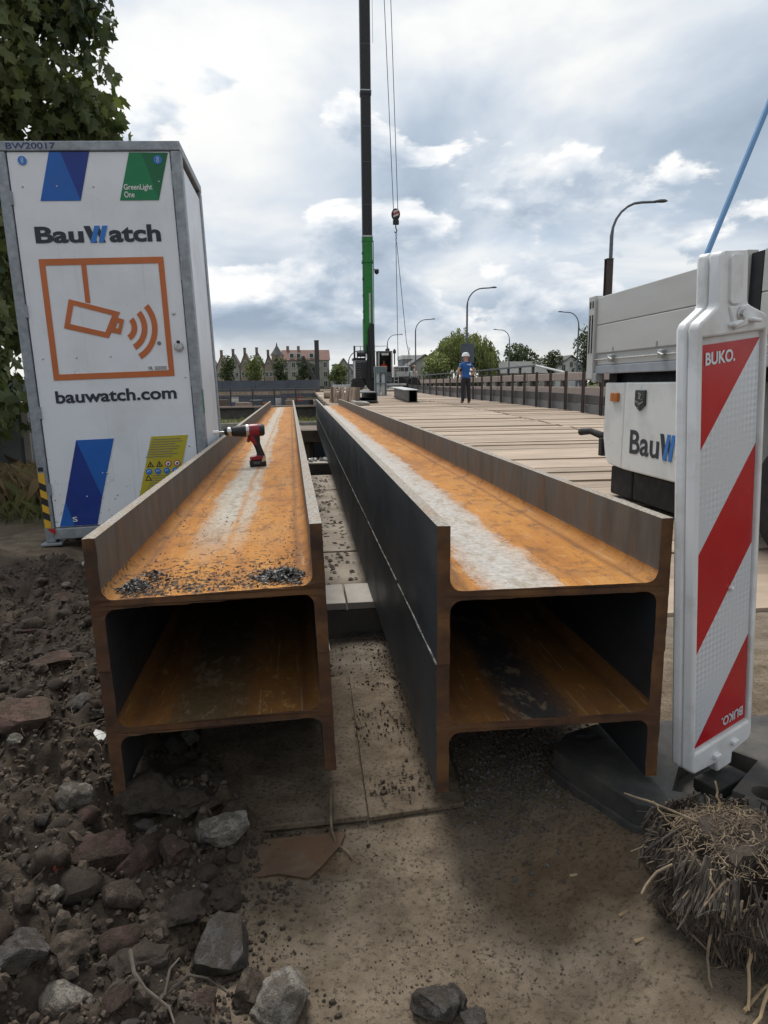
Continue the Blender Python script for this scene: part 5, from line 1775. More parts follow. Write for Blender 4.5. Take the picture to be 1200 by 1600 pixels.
for i in range(1500):
    x, y = rg.gauss(-2.35, .35), rg.gauss(6.1, .35)
    h = rg.uniform(.1, .36)
    a = rg.uniform(0, 6.283)
    l_ = Vector((math.cos(a), math.sin(a), 0))
    p = Vector((x, y, ground_z(x, y)))
    s_ = l_.cross(Vector((0, 0, 1))) * .006
    mb.add([p - s_, p + s_, p + l_ * h * .3 + Vector((0, 0, h * .7)) + s_ * .6, p + l_ * h * rg.uniform(.4, .9) + Vector((0, 0, h * .9))], [(0, 1, 2), (0, 2, 3)])
    tones += [rg.random()] * 4
tag(mb.build('dry_weeds', 'leaf_dry', fixn=False, attrs={'tone': tones}), 'brown dry weeds in the grass beside the cabinet', 'weeds', kind='stuff')
gc = thing('utility_cabinet', 'grey utility box with pale lid behind the maple leaves', 'utility box', (-3.05, 7.3, .0))
part('housing', 'cabinet_grey', gc, lambda mb: mb.bx(-.45, .42, -.2, .25, 0, .80), bevel=.01)
part('door', 'cabinet_grey', gc, lambda mb: mb.bx(-.40, .32, -.215, -.201, .05, .74), bevel=.004)
part('lid', 'pale_stone', gc, lambda mb: mb.bx(-.50, .47, -.25, .30, .802, .88), bevel=.01)
part('corner_trim', 'pale_stone', gc, lambda mb: mb.bx(.36, .425, -.225, -.203, .0, .80), bevel=.004)

# ------------------------------------------------------------------ site railing on the right of the deck
fe = thing('site_railing', 'row of rusty steel posts with grey kick panels along the deck', 'railing', (7.0, 22, deck_z(22)))
ypos = [13.2, 14.4, 15.6, 16.7, 17.9, 19.1, 20.3, 21.5, 22.8, 24.2, 25.6, 27.0, 28.5, 30, 31.6, 33.3, 35, 37, 39, 41.2, 43.5, 46, 48.5]


def fx(y):
    return 6.95 + .012 * (y - 16)


for y in ypos:
    z = deck_z(y)
    part('post', 'rusty_post', fe, lambda mb: (mb.bx(fx(y) - .026, fx(y) + .026, y - .045, y - .035, z, z + 1.02), mb.bx(fx(y) - .026, fx(y) + .026, y + .035, y + .045, z, z + 1.02), mb.bx(fx(y) - .006, fx(y) + .006, y - .034, y + .034, z, z + 1.02)), world=True)
for ya, yb in zip(ypos, ypos[1:]):
    za, zb = deck_z(ya), deck_z(yb)
    for (h0, h1, mt, xo) in ((.0, .205, 'kick_grey', .075), (.21, .44, 'kick_dark', .085)):
        mb = MB()
        xa, xb = fx(ya) + xo, fx(yb) + xo
        mb.add([(xa, ya + .01, za + h0), (xa + .03, ya + .01, za + h0), (xb + .03, yb - .01, zb + h0), (xb, yb - .01, zb + h0), (xa, ya + .01, za + h1), (xa + .03, ya + .01, za + h1), (xb + .03, yb - .01, zb + h1), (xb, yb - .01, zb + h1)], [(0, 1, 2, 3), (4, 7, 6, 5), (0, 4, 5, 1), (1, 5, 6, 2), (2, 6, 7, 3), (3, 7, 4, 0)])
        mb.build('kick_board', mt, fe, world=True)

# ------------------------------------------------------------------ old bridge road with parapet and lamps
rd_o = tag(MB().bx(10.7, 29, 4, 400, -.6, .38).build('road', 'road_asphalt'), 'asphalt road of the existing bridge at the right', 'road', kind='structure')
pa = thing('bridge_parapet', 'pinkish concrete parapet with dark posts and thin top rail', 'parapet', (11, 32, .38))
for i, (ya, yb) in enumerate([(y, y + 4.9) for y in range(18, 78, 5)]):
    part('lower_beam', 'parapet_pink', pa, lambda mb: mb.bx(10.85, 11.15, ya, yb, .385, .83), world=True, bevel=.02)
    part('upper_beam', 'parapet_pink', pa, lambda mb: mb.bx(10.88, 11.12, ya, yb, 1.08, 1.40), world=True, bevel=.02)
for y in range(18, 78, 2):
    part('baluster', 'rusty_post', pa, lambda mb: mb.bx(10.9, 11.1, y + .3, y + .6, .832, 1.078), world=True)
for y in range(32, 78, 2):
    part('rail_post', 'kick_dark', pa, lambda mb: mb.bx(10.95, 11.05, y + .4, y + .55, 1.402, 1.76), world=True)
part('top_rail', 'lamp_steel', pa, lambda mb: mb.bx(10.93, 11.07, 32, 78, 1.762, 1.84), world=True)
part('sloping_rail', 'crane_pale', pa, lambda mb: mb.tube([(10.99, 32, 1.80), (10.99, 28.4, 1.42)], .05, 8), world=True)
part('far_rail', 'crane_pale', pa, lambda mb: mb.tube([(28.6, 30, 1.5), (28.6, 120, 1.5)], .06, 6), world=True)


def lamp(label, x, y, h, side, base=.38):
    L_ = thing('street_lamp', label, 'street lamp', (x, y, base), group='street lamps along the bridge road')
    pts = [(0, 0, 0), (0, 0, h - 1.5)] + [(side * 1.15 * (1 - math.cos(a)), 0, h - 1.5 + 1.25 * math.sin(a)) for a in [R(15 * i) for i in range(1, 7)]] + [(side * 1.75, 0, h - .22)]
    part('pole', 'lamp_steel', L_, lambda mb: mb.tube(pts, [.085, .07] + [.05] * 6 + [.045], 10), smooth=True)
    part('base_sleeve', 'lamp_steel', L_, lambda mb: mb.lathe([(.12, 0), (.12, 1.3), (.09, 1.45)], 12), smooth=True)
    part('lamp_head', 'lamp_head', L_, lambda mb: mb.add(*head_shape(side * 1.6, h - .21, side)), smooth=True)
    return L_


def head_shape(x0, z, s_):
    prof = [(0, .04, .03), (.12, .09, .05), (.30, .14, .08), (.48, .13, .075), (.58, .06, .03)]
    n = 10
    vs, fs = [], []
    for (dx_, ry, rz) in prof:
        for j in range(n):
            a = 6.2832 * j / n
            vs.append((x0 + s_ * dx_, ry * math.cos(a), z + (rz if math.sin(a) > 0 else rz * .6) * math.sin(a) + dx_ * .03))
    for i in range(len(prof) - 1):
        for j in range(n):
            a, b_ = i * n + j, i * n + (j + 1) % n
            fs.append((a, b_, b_ + n, a + n))
    fs.append(tuple(range(n)))
    fs.append(tuple(range((len(prof) - 1) * n, len(prof) * n)))
    return vs, fs


lamp('street lamp whose arm bends right above the trailer', 12.15, 27, 7.68, 1)
lamp('street lamp behind the worker with a grey sign panel', 12.2, 51, 7.68, 1)
lamp('street lamp next to the hanging slings, arm to the right', 12.5, 76, 7.75, 1)
lamp('small far street lamp close to the crane cab', 12.15, 98, 7.7, 1)
lamp('street lamp with arm to the left beside the tall dark tree', 27.6, 68, 7.7, -1)
lamp('street lamp with arm to the left above the round trees', 27.2, 90, 7.7, -1)
lamp('thin far lamp at the left of the crane', 4.9, 72, 4.9, 1, -.2)
sg = thing('sign_back', 'grey back of a road sign on the lamp behind the worker', 'sign', (12.2, 50.8, 2.4))
part('panel', 'hoarding', sg, lambda mb: mb.bx(-.50, .50, -.09, -.06, .1, 1.5), bevel=.01)
part('bracket', 'lamp_steel', sg, lambda mb: (mb.bx(-.45, .45, -.055, .05, .35, .42), mb.bx(-.45, .45, -.055, .05, 1.2, 1.27)))
pl = thing('steel_pile', 'dark rusty pile standing beside the near street lamp', 'pile', (11.28, 25.2, .38))
part('shaft', 'rusty_post', pl, lambda mb: (mb.bx(-.12, .12, -.12, -.10, 0, 5.0), mb.bx(-.12, .12, .10, .12, 0, 5.0), mb.bx(-.01, .01, -.099, .099, 0, 5.0)))
part('cap_plate', 'rusty_post', pl, lambda mb: mb.bx(-.13, .13, -.13, .13, 5.001, 5.03))
bar_ = thing('road_barrier', 'red and white road barrier board beyond the railing', 'barrier', (13.6, 31, .38))
for i in range(4):
    part('board_segment', 'print_red' if i % 2 else 'print_white', bar_, lambda mb: mb.bx(i * .42, i * .42 + .40, -.03, .03, 1.25 - i * .05, 1.6 - i * .05))
part('leg', 'lamp_steel', bar_, lambda mb: mb.bx(.1, .16, -.03, .03, 0, 1.22))
part('leg', 'lamp_steel', bar_, lambda mb: mb.bx(1.4, 1.46, -.03, .03, 0, 1.08))

# ------------------------------------------------------------------ crane
CRX, CRY = 4.85, 50.
CZ0 = deck_z(CRY)
cr = thing('mobile_crane', 'green and black mobile crane with upright telescopic boom', 'crane', (CRX, CRY, CZ0))
cw = part('counterweight', 'crane_grey', cr, lambda mb: mb.bx(-1.02, -.12, -.3, 1.6, .85, 2.15), bevel=.04)
for i in range(6):
    part('grille_slat', 'crane_black', cw, lambda mb: mb.bx(-.98, -.55, -.335, -.305, 1.0 + i * .17, 1.09 + i * .17))
part('cowl', 'crane_black', cr, lambda mb: mb.bx(-.55, -.10, -.36, 1.0, .9, 2.0), bevel=.05)
part('engine_deck', 'crane_black', cr, lambda mb: mb.bx(-1.1, -.2, .0, 1.5, 2.155, 2.32), bevel=.03)
part('railing', 'lamp_steel', cr, lambda mb: ([mb.tube([(x, -.2, 2.3), (x, -.2, 3.1)], .022, 6) for x in (-1.05, -.6, -.2)] + [mb.tube([(-1.05, -.2, z), (1.3, -.2, z)], .018, 6) for z in (2.75, 3.1)] + [mb.tube([(1.3, -.2, 2.4), (1.3, -.2, 3.1)], .02, 6)]))
part('exhaust', 'crane_black', cr, lambda mb: mb.tube([(-1.0, .1, 2.3), (-1.0, .1, 3.15)], .07, 10), smooth=True)
part('turntable', 'crane_black', cr, lambda mb: mb.lathe([(.9, .45), (.9, .82), (.7, .85)], 24, (.1, .6, 0)), smooth=True)
part('boom_foot', 'crane_black', cr, lambda mb: mb.prism([(-.12, .5), (.42, .5), (.48, 1.5), (.30, 3.0), (.26, 4.3), (-.06, 4.3), (-.10, 2.4)], -.38, .5, 'XZ'), bevel=.03)
part('lift_cylinder', 'crane_black', cr, lambda mb: mb.tube([(.26, -.5, .9), (.20, -.55, 4.6)], .17, 14), smooth=True)
LEAN = .0035


def boom(name, mat, z0, z1, hw, parent=cr, y0=.15):
    def f(mb):
        pr_ = rrect(-hw, hw, -hw, hw, hw * .35, 3)
        vs, fs = [], []
        for z in (z0, z1):
            for (a, b_) in pr_:
                vs.append((a + LEAN * z, b_ + y0, z))
        n = len(pr_)
        fs = [(i, (i + 1) % n, (i + 1) % n + n, i + n) for i in range(n)] + [tuple(range(n)), tuple(range(n, 2 * n))]
        mb.add(vs, fs)
    return part(name, mat, parent, f, smooth=True)


part('boom_pivot_plate', 'crane_green', cr, lambda mb: mb.bx(-.36, -.12, -.1, .5, 2.6, 5.0), bevel=.03)
boom('base_section', 'crane_green', 3.2, 10.35, .335)
part('boom_stripe', 'crane_pale', cr, lambda mb: mb.bx(.06, .17, -.205, -.188, 4.7, 6.7))
boom('boom_collar', 'crane_green', 8.75, 8.90, .40)
boom('boom_collar', 'crane_green', 10.15, 10.4, .37)
boom('boom_collar', 'crane_pale', 10.42, 10.52, .37)
boom('second_section', 'crane_black', 10.3, 19.6, .335)
boom('boom_collar', 'crane_black', 19.4, 19.6, .37)
boom('boom_collar', 'crane_pale', 19.61, 19.68, .38)
boom('third_section', 'crane_black', 19.69, 30, .345)
boom('top_section', 'crane_black', 30, 38, .32)
part('boom_tip', 'crane_black', cr, lambda mb: (mb.box((.9, -.9, 38.0), (1.9, 1.8, .5)), mb.lathe([(.35, -.1), (.35, .1)], 18, (1.78, -3.0 + 1.4, 37.9), 'X')), bevel=.05)
part('work_lamp', 'crane_black', cr, lambda mb: mb.lathe([(.05, -.2), (.16, -.1), (.16, .12), (.06, .16)], 12, (.66, .1, 8.2)), smooth=True)
part('hose_reel', 'lamp_steel', cr, lambda mb: mb.tube([(.45, -.15, 8.3), (.62, -.1, 8.25)], .04, 6))
part('boom_cable', 'lamp_steel', cr, lambda mb: mb.tube([(.40, -.05, 3.4), (.43, -.05, 10.2)], .03, 6))
part('boom_cable', 'lamp_steel', cr, lambda mb: mb.tube([(-.34, -.12, 4.6), (-.33, -.12, 10.2)], .022, 6))
for z in (5.4, 6.5, 7.6, 9.3):
    part('boom_bracket', 'crane_green', cr, lambda mb: mb.bx(-.37, -.30, -.2, .1, z, z + .14))
for z in (12.5, 15.2, 17.4, 22.4, 25.1):
    part('section_joint', 'crane_grey', cr, lambda mb: mb.bx(-.30 + LEAN * z, .30 + LEAN * z, -.200, -.187, z, z + .035))
cb = part('cab', 'crane_grey', cr, lambda mb: (mb.bx(.62, .70, -.6, .9, .95, 2.62), mb.bx(1.52, 1.60, -.6, .9, .95, 2.62), mb.bx(.62, 1.60, .86, .94, .95, 2.62), mb.bx(.62, 1.60, -.6, .9, .75, .95), mb.bx(.60, 1.62, -.62, .92, 2.625, 2.75), mb.bx(.701, 1.519, -.58, -.52, .96, 1.30)), bevel=.02)
part('cab_frame', 'crane_pale', cr, lambda mb: (mb.tube([(.63, -.64, .95), (.66, -.64, 2.65)], .045, 8), mb.tube([(1.59, -.64, .95), (1.58, -.64, 2.65)], .045, 8)))
part('seat', 'crane_black', cr, lambda mb: (mb.bx(.85, 1.4, .05, .55, 1.0, 1.28), mb.bx(.85, 1.4, .5, .65, 1.2, 2.1)), bevel=.04)
part('sun_visor', 'crane_pale', cr, lambda mb: mb.bx(.85, 1.35, -.66, -.63, 2.45, 2.60))
part('camera_mast', 'crane_black', cr, lambda mb: (mb.tube([(1.85, .0, 1.8), (1.85, 0, 2.7)], .04, 6), mb.lathe([(.1, 2.6), (.12, 2.75), (.05, 2.9)], 10, (1.85, 0, 0)), mb.lathe([(.14, 2.7), (.16, 2.9), (.05, 3.0)], 10, (1.35, 0, 0))))
part('carrier', 'crane_grey', cr, lambda mb: (mb.bx(-1.3, 3.6, -.2, 1.6, .38, .62), mb.bx(1.7, 3.5, -.1, 1.4, .62, .95)), bevel=.03)
part('carrier_body', 'crane_pale', cr, lambda mb: (mb.bx(1.9, 2.9, -.15, 1.3, .95, 1.7), mb.bx(2.95, 3.5, -.15, 1.3, .64, 1.35)), bevel=.05)
part('carrier_cab_window', 'glass_dark', cr, lambda mb: (mb.bx(1.96, 2.2, -.175, -.152, 1.35, 1.62), mb.bx(2.25, 2.5, -.175, -.152, 1.35, 1.62), mb.bx(2.55, 2.82, -.175, -.152, 1.35, 1.62)))
part('outrigger', 'crane_pale', cr, lambda mb: (mb.bx(-2.6, -1.31, -.1, .25, .25, .45), mb.bx(-2.6, -2.4, -.12, .27, .0, .25), mb.bx(1.2, 2.6, -.6, -.25, .35, .5)), bevel=.02)
for (x, y) in ((-.8, -.25), (.25, -.28), (2.2, -.25), (3.2, -.25), (-.8, 1.3), (3.2, 1.3)):
    wh = part('wheel', 'tyre', cr, lambda mb: mb.lathe([(.3, -.15), (.42, -.15), (.47, -.1), (.47, .1), (.42, .15), (.3, .15)], 20, (x, y, .47), 'Y'), smooth=True)
    part('rim', 'crane_pale', wh, lambda mb: mb.lathe([(.28, -.13), (.2, -.08), (.1, -.12)], 16, (x, y, .47), 'Y'), smooth=True)

part('winch_drum', 'crane_black', cr, lambda mb: mb.lathe([(.28, -.3), (.28, -.26), (.18, -.25), (.18, .25), (.28, .26), (.28, .3)], 16, (-.55, -.15, 2.55), 'X'), smooth=True)
part('ladder', 'crane_pale', cr, lambda mb: ([mb.tube([(x, -.66, .5), (x, -.66, 1.7)], .02, 6) for x in (1.72, 2.02)] + [mb.tube([(1.72, -.66, z), (2.02, -.66, z)], .016, 6) for z in (.7, .95, 1.2, 1.45)]))
part('tool_box', 'crane_black', cr, lambda mb: (mb.bx(-1.25, -.75, -.42, -.22, .62, .84), mb.bx(.3, .6, -.5, -.2, .64, 1.1), mb.bx(2.6, 3.3, -.45, -.21, .40, .60)), bevel=.02)
part('hydraulic_hose', 'crane_black', cr, lambda mb: mb.tube([(.5, -.5, 1.2), (.62, -.58, .9), (.95, -.62, .8), (1.3, -.6, .62)], .03, 6))
part('hydraulic_hose', 'crane_black', cr, lambda mb: mb.tube([(-.2, -.42, 2.0), (-.3, -.5, 1.5), (-.15, -.5, .9)], .03, 6))
part('pale_cover', 'crane_pale', cr, lambda mb: mb.bx(-1.05, -.98, -.34, .4, .9, 2.1), bevel=.01)

# hook block on its ropes
hk = thing('hook_block', 'red and white striped hook block hanging from the crane rope', 'hook block', (6.39, 46.5, 11.0))
hz0 = 11.0
part('rope', 'rope', hk, lambda mb: mb.tube([(-.14, 0, 1.0), (-.85, 1.9, 27)], .022, 6))
part('rope', 'rope', hk, lambda mb: mb.tube([(.14, 0, 1.0), (-.30, 1.9, 27)], .022, 6))
part('rope', 'rope', hk, lambda mb: mb.tube([(-.98, 3.2, 12.0), (-1.02, 3.2, 27)], .012, 6))
part('cheek', 'crane_black', hk, lambda mb: mb.prism([(.28 * math.cos(a / 16 * 6.283), .72 + .36 * math.sin(a / 16 * 6.283)) for a in range(16)], -.09, .09, 'XZ'), bevel=.02)
for i in range(3):
    part('stripe', 'hook_red' if i % 2 else 'hook_pale', hk, lambda mb: mb.prism([(-.16, .52 + i * .13), (.17, .66 + i * .13), (.17, .78 + i * .13), (-.16, .64 + i * .13)], -.12, -.092, 'XZ'))
part('lower_weight', 'crane_black', hk, lambda mb: mb.bx(-.18, .2, -.1, .1, .10, .40), bevel=.03)
part('hook', 'rope', hk, lambda mb: mb.tube([(0, 0, .10), (0, 0, -.12), (.06, 0, -.22), (.05, 0, -.34), (-.03, 0, -.38), (-.09, 0, -.32)], .04, 8), smooth=True)
part('chain', 'rope', hk, lambda mb: [mb.tube([(.02 + (.05 if i % 2 else .02) * math.cos(a / 8 * 6.283), (.02 if i % 2 else .05) * math.cos(a / 8 * 6.283), -.42 - i * .13 + .08 * math.sin(a / 8 * 6.283)) for a in range(9)], .016, 5) for i in range(5)])
part('sling', 'rope', hk, lambda mb: mb.tube([(0, 0, -1.0), (.08, 0, -8.55)], .020, 6))
part('sling', 'rope', hk, lambda mb: mb.tube([(.05, 0, -1.0), (.65, 0, -7.25), (.82, .02, -8.0)], .020, 6))
part('sling_ring', 'crane_pale', hk, lambda mb: mb.tube([(.80 + .06 * math.cos(a / 10 * 6.283), 0, -7.7 + .10 * math.sin(a / 10 * 6.283)) for a in range(11)], .022, 6))
part('sling_leg', 'rope', hk, lambda mb: mb.tube([(.80, 0, -7.8), (.62, 0, -9.3)], .016, 6))
part('sling_leg', 'rope', hk, lambda mb: mb.tube([(.80, 0, -7.8), (1.1, 0, -9.3)], .016, 6))

# ------------------------------------------------------------------ people
def place_person(label, src, loc, rz, mats, sc=1.0, hat=None, sit=False):
    me = src.copy()
    p = thing('person', label, 'person', loc, (0, 0, rz))
    me.materials.clear()
    for mm in mats:
        me.materials.append(MATS[mm])
    for f in me.polygons:
        c_ = f.center
        if sit:
            f.material_index = 0 if c_.z > .64 else (1 if c_.z > .16 and c_.y < .4 else 2)
            continue
        hand = abs(c_.x) > .17 and c_.z < 1.30 and c_.z > .9
        if c_.z > 1.50 or hand:
            f.material_index = 0
        elif c_.z > .93 or (abs(c_.x) < .17 and c_.z > .93):
            f.material_index = 1
        elif c_.z > .09:
            f.material_index = 2
        else:
            f.material_index = 3
        f.use_smooth = True
    o = bpy.data.objects.new('body', me)
    C.objects.link(o)
    o.parent = p
    o.scale = (sc,) * 3
    if hat:
        hz1 = (1.70 if not sit else .80) * sc
        part('hard_hat', hat, p, lambda mb: mb.lathe([(.142, hz1 - .005), (.148, hz1 + .012), (.128, hz1 + .015), (.122, hz1 + .06), (.09, hz1 + .11), (.03, hz1 + .128)], 18, (0, .02, 0)), smooth=True)
        if not sit:
            part('hat_peak', hat, p, lambda mb: mb.prism([(-.09, .12), (.09, .12), (.06, .205), (-.06, .205)], hz1 + .0, hz1 + .012))
    if not sit:
        part('face_features', 'skin', p, lambda mb: (mb.lathe([(.004, 0), (.016, .012), (.010, .045)], 8, (0, .115, 1.60 * sc)), mb.lathe([(.012, -.02), (.018, 0), (.012, .03)], 8, (-.085, .02, 1.61 * sc)), mb.lathe([(.012, -.02), (.018, 0), (.012, .03)], 8, (.085, .02, 1.61 * sc))), smooth=True)
    return p


wk = place_person('person in blue t-shirt and white hard hat with hands on hips', PERSON_HIPS, (5.62, 23.6, deck_z(23.6) + .01), R(14), ['skin', 'shirt_blue', 'trousers_dark', 'boots'], .94, 'hat_white')
mb = MB()
text(mb, 'V', -.085, -.03, 1.285, 1.345, lambda x, z: (x + .05, -.128 - .02 * abs(x), z), .012)
mb.add([(.035 + i * .03, -.130, 1.285) for i in range(0)], [])
for i in range(3):
    mb.box((.065 + i * .032 - .02, -.131, 1.312), (.022, .004, .05 - .01 * (i % 2)))
sp_ = mb.build('shirt_print', 'print_white', wk, fixn=False)
place_person('person in pale camouflage top and dark trousers by the crane slings', PERSON_DOWN, (7.98, 49.0, deck_z(49) + .01), R(-100), ['skin', 'shirt_pale', 'trousers_dark', 'boots'], 1.0, None)
place_person('person in orange vest sitting in the crane cab', PERSON_SIT, (CRX + 1.1, CRY + .22, CZ0 + 1.25), R(180), ['skin', 'hi_vis_orange', 'trousers_dark'], 1.0, None, True)

# ------------------------------------------------------------------ things on the deck
hb = thing('steel_beam', 'short steel beam with pale top lying on the deck near the worker', 'steel beam', (4.15, 25.6, deck_z(25.6) + .012), (.012, 0, R(-3.5)))
part('top_flange', 'crane_pale', hb, lambda mb: mb.bx(-.36, .16, 0, 7.6, .44, .465))
part('bottom_flange', 'mill_scale', hb, lambda mb: mb.bx(-.24, .16, 0, 7.6, 0, .025))
part('web', 'mill_scale', hb, lambda mb: mb.bx(-.20, -.17, .02, 7.58, .026, .439))
part('web', 'mill_scale', hb, lambda mb: mb.bx(.09, .12, .02, 7.58, .026, .439))
gcx = thing('gas_cylinder_rack', 'rack with grey gas cylinders standing before the crane', 'cylinder rack', (4.33, 38.2, deck_z(38.2) + .01))
for x in (-.17, .17):
    part('gas_cylinder', 'cylinder_grey', gcx, lambda mb: mb.lathe([(.12, .02), (.125, .06), (.125, 1.0), (.10, 1.15), (.04, 1.2)], 16, (x, 0, 0)), smooth=True)
part('frame', 'rack_blue', gcx, lambda mb: (mb.bx(-.3, .3, -.17, .2, 0, .018), mb.bx(-.32, -.29, -.18, .2, 0, 1.45), mb.bx(.29, .32, -.18, .2, 0, 1.45), mb.bx(-.015, .015, .13, .2, 0, 1.45), mb.bx(-.33, .33, -.2, -.17, .60, .66)))
part('hood', 'rack_blue', gcx, lambda mb: mb.bx(-.34, .34, -.2, .22, 1.22, 1.55), bevel=.03)
bxb = thing('box_girder', 'grey hollow box girder lying at the deck edge', 'girder', (2.42, 25.3, deck_z(25.5) + .1), (.012, 0, R(2)))
part('tube', 'crane_grey', bxb, lambda mb: (mb.bx(-.33, .33, 0, 4.5, .28, .31), mb.bx(-.33, .33, 0, 4.5, -.02, .01), mb.bx(-.33, -.30, 0, 4.5, .011, .279), mb.bx(.30, .33, 0, 4.5, .011, .279)))
part('packing', 'timber_dark', bxb, lambda mb: (mb.bx(-.4, .4, .3, .5, -.1, -.021), mb.bx(-.4, .4, 3.6, 3.8, -.1, -.021)))
part('side_channel', 'crane_grey', bxb, lambda mb: (mb.bx(-.62, -.36, .1, 4.4, .20, .23), mb.bx(-.62, -.59, .1, 4.4, -.02, .199), mb.bx(-.62, -.36, .1, 4.4, -.05, -.021)))
o = MB().box((0, 0, .05), (.55, .45, .1), (.1, .1, .2)).build('timber_offcut', 'concrete', bevel=.01)
o.location = (2.0, 23.8, deck_z(23.8) + .03)
tag(o, 'loose grey timber offcut in front of the box girder', 'timber')
rg = random.Random(9)
for i in range(11):
    t_ = i / 10
    o = MB().box((0, 0, .30), (.13, .04, .60)).build('formwork_board', ('board_pale', 'timber_dark', 'board_pale')[i % 3], bevel=.004)
    o.location = (1.15 + t_ * .72, 27.5 - t_ * 3.6, deck_z(26) + .0)
    o.rotation_euler = (-.12, rg.uniform(-.05, .28), R(-10) + rg.uniform(-.3, .3))
    tag(o, ('first', 'second', 'third', 'fourth', 'fifth', 'sixth', 'seventh', 'eighth', 'ninth', 'tenth', 'last')[i] + ' upright formwork board of the row at the deck edge, from the back', 'board', 'formwork boards at the deck edge')
for i, (x, y, s_) in enumerate(((1.5, 33, .34), (2.1, 36, .3), (2.7, 41, .4))):
    rl = thing('pipe_roll', ('nearest', 'middle', 'farthest')[i] + ' pale pipe roll lying at the left edge of the deck', 'pipe roll', (x, y, deck_z(y)))
    part('roll', ('board_pale', 'trim_white', 'parapet_pink')[i], rl, lambda mb: mb.lathe([(s_ * .5, -s_ * 1.3), (s_ * .52, 0), (s_ * .5, s_ * 1.3)], 16, (0, 0, s_ * .52), 'X'), smooth=True)
    part('core', 'timber_dark', rl, lambda mb: mb.lathe([(s_ * .2, -s_ * 1.32), (s_ * .2, s_ * 1.32)], 10, (0, 0, s_ * .52), 'X'))

# ------------------------------------------------------------------ far quay with railing and clutter
qy = tag(MB().bx(-60, 10.5, 48, 54, -2.0, -.42).build('far_quay', 'concrete_dark'), 'dark far quay wall across the canal', 'quay', kind='structure')
qe = thing('quay_railing', 'rusty railing with pale boards along the far quay', 'railing', (-2, 47.9, -.42))
part('quay_edge', 'parapet_pink', qe, lambda mb: mb.bx(-30, 5, 47.8, 48.2, -.415, -.30), world=True)
part('fence_board', 'board_pale', qe, lambda mb: mb.bx(-30, -1.4, 48.05, 48.1, .42, .66), world=True)
part('fence_board', 'board_pale', qe, lambda mb: mb.bx(-1.35, 4.2, 48.05, 48.1, .50, .68), world=True)
part('fence_board', 'board_pale', qe, lambda mb: mb.bx(-1.0, 4.2, 48.05, 48.1, .05, .20), world=True)
part('top_rail', 'rusty_post', qe, lambda mb: mb.tube([(-30, 48, .80), (4.5, 48, .80)], .03, 6), world=True)
part('middle_rail', 'rusty_post', qe, lambda mb: mb.tube([(-30, 48, .25), (4.5, 48, .25)], .025, 6), world=True)
for i in range(22):
    part('post', 'rusty_post', qe, lambda mb: mb.bx(-26.5 + i * 1.45, -26.43 + i * 1.45, 47.96, 48.03, -.298, .86), world=True)
for x in (-22, -15, -9, -3.0, 3):
    part('quay_pile', 'concrete_dark', qe, lambda mb: mb.lathe([(.17, -2.6), (.17, -.43)], 10, (x, 47.6, 0)), world=True)
rg = random.Random(13)
names = [('white sheet', 'trim_white', (.5, .04, .35)), ('orange reel', 'print_orange', (.3, .3, .3)), ('red and white sign', 'print_red', (.35, .04, .35)), ('dark crate', 'timber_dark', (.7, .5, .5)), ('grey crate', 'crane_grey', (.8, .6, .45)), ('pale crate', 'board_pale', (.6, .5, .4)), ('white bag', 'trim_white', (.6, .5, .4)), ('brown bundle', 'parapet_pink', (1.2, .5, .3)), ('grey drum', 'crane_pale', (.4, .4, .6)), ('dark drum', 'kick_dark', (.4, .4, .6))]
xs_ = [-5.4, -4.6, -3.9, -3.1, -2.5, -1.6, -.8, -.1, .6, 1.1, 1.7, 2.3, 2.9, 3.4, -6.2]
for i, x in enumerate(xs_):
    nm, mt, d = names[(i * 7 + 3) % 10]
    t_ = thing(nm.replace(' ', '_').replace('red_and_white_', 'round_'), nm + ' standing on the far quay, ' + ('number %d from the left' % (i + 1) if False else ('left part' if x < -3 else 'middle part' if x < 1 else 'right part') + ' of the railing'), nm.split()[-1], (x, 48.7 + rg.uniform(0, 1.4), -.42), (0, 0, rg.uniform(-.3, .3)), 'stored things on the far quay')
    if 'drum' in nm or 'reel' in nm:
        part('shell', mt, t_, lambda mb: mb.lathe([(d[0] * .5, 0), (d[0] * .54, d[2] * .1), (d[0] * .5, d[2] * .5), (d[0] * .54, d[2] * .9), (d[0] * .5, d[2])], 14), smooth=True)
        part('lid', 'timber_dark', t_, lambda mb: mb.lathe([(d[0] * .4, d[2] + .002), (d[0] * .4, d[2] + .03)], 14))
    elif 'sign' in nm or 'sheet' in nm:
        part('board', mt, t_, lambda mb: mb.bx(-d[0] / 2, d[0] / 2, -.02, .02, .35, .35 + d[2]), bevel=.01)
        part('stand', 'kick_dark', t_, lambda mb: (mb.bx(-.02, .02, .025, .06, 0, .7), mb.bx(-.2, .2, -.15, .2, 0, .03)))
    else:
        part('case', mt, t_, lambda mb: mb.bx(-d[0] / 2, d[0] / 2, -d[1] / 2, d[1] / 2, .05, d[2] + .05), bevel=.03)
        part('skid', 'timber_dark', t_, lambda mb: (mb.bx(-d[0] / 2, d[0] / 2, -d[1] / 2, -d[1] / 2 + .1, 0, .048), mb.bx(-d[0] / 2, d[0] / 2, d[1] / 2 - .1, d[1] / 2, 0, .048)))
hd = thing('site_hoarding', 'long low blue grey hoarding behind the far railing', 'hoarding', (-15, 53.5, -.42))
for i in range(13):
    part('panel', 'hoarding', hd, lambda mb: mb.bx(-30 + i * 2.42, -30 + i * 2.42 + 2.40, 53.4, 53.46, -.42, 1.45 - .02 * (i % 3)), world=True)
    part('post', 'kick_dark', hd, lambda mb: mb.bx(-30 + i * 2.42 - .04, -30 + i * 2.42 + .04, 53.47, 53.55, -.42, 1.40), world=True)
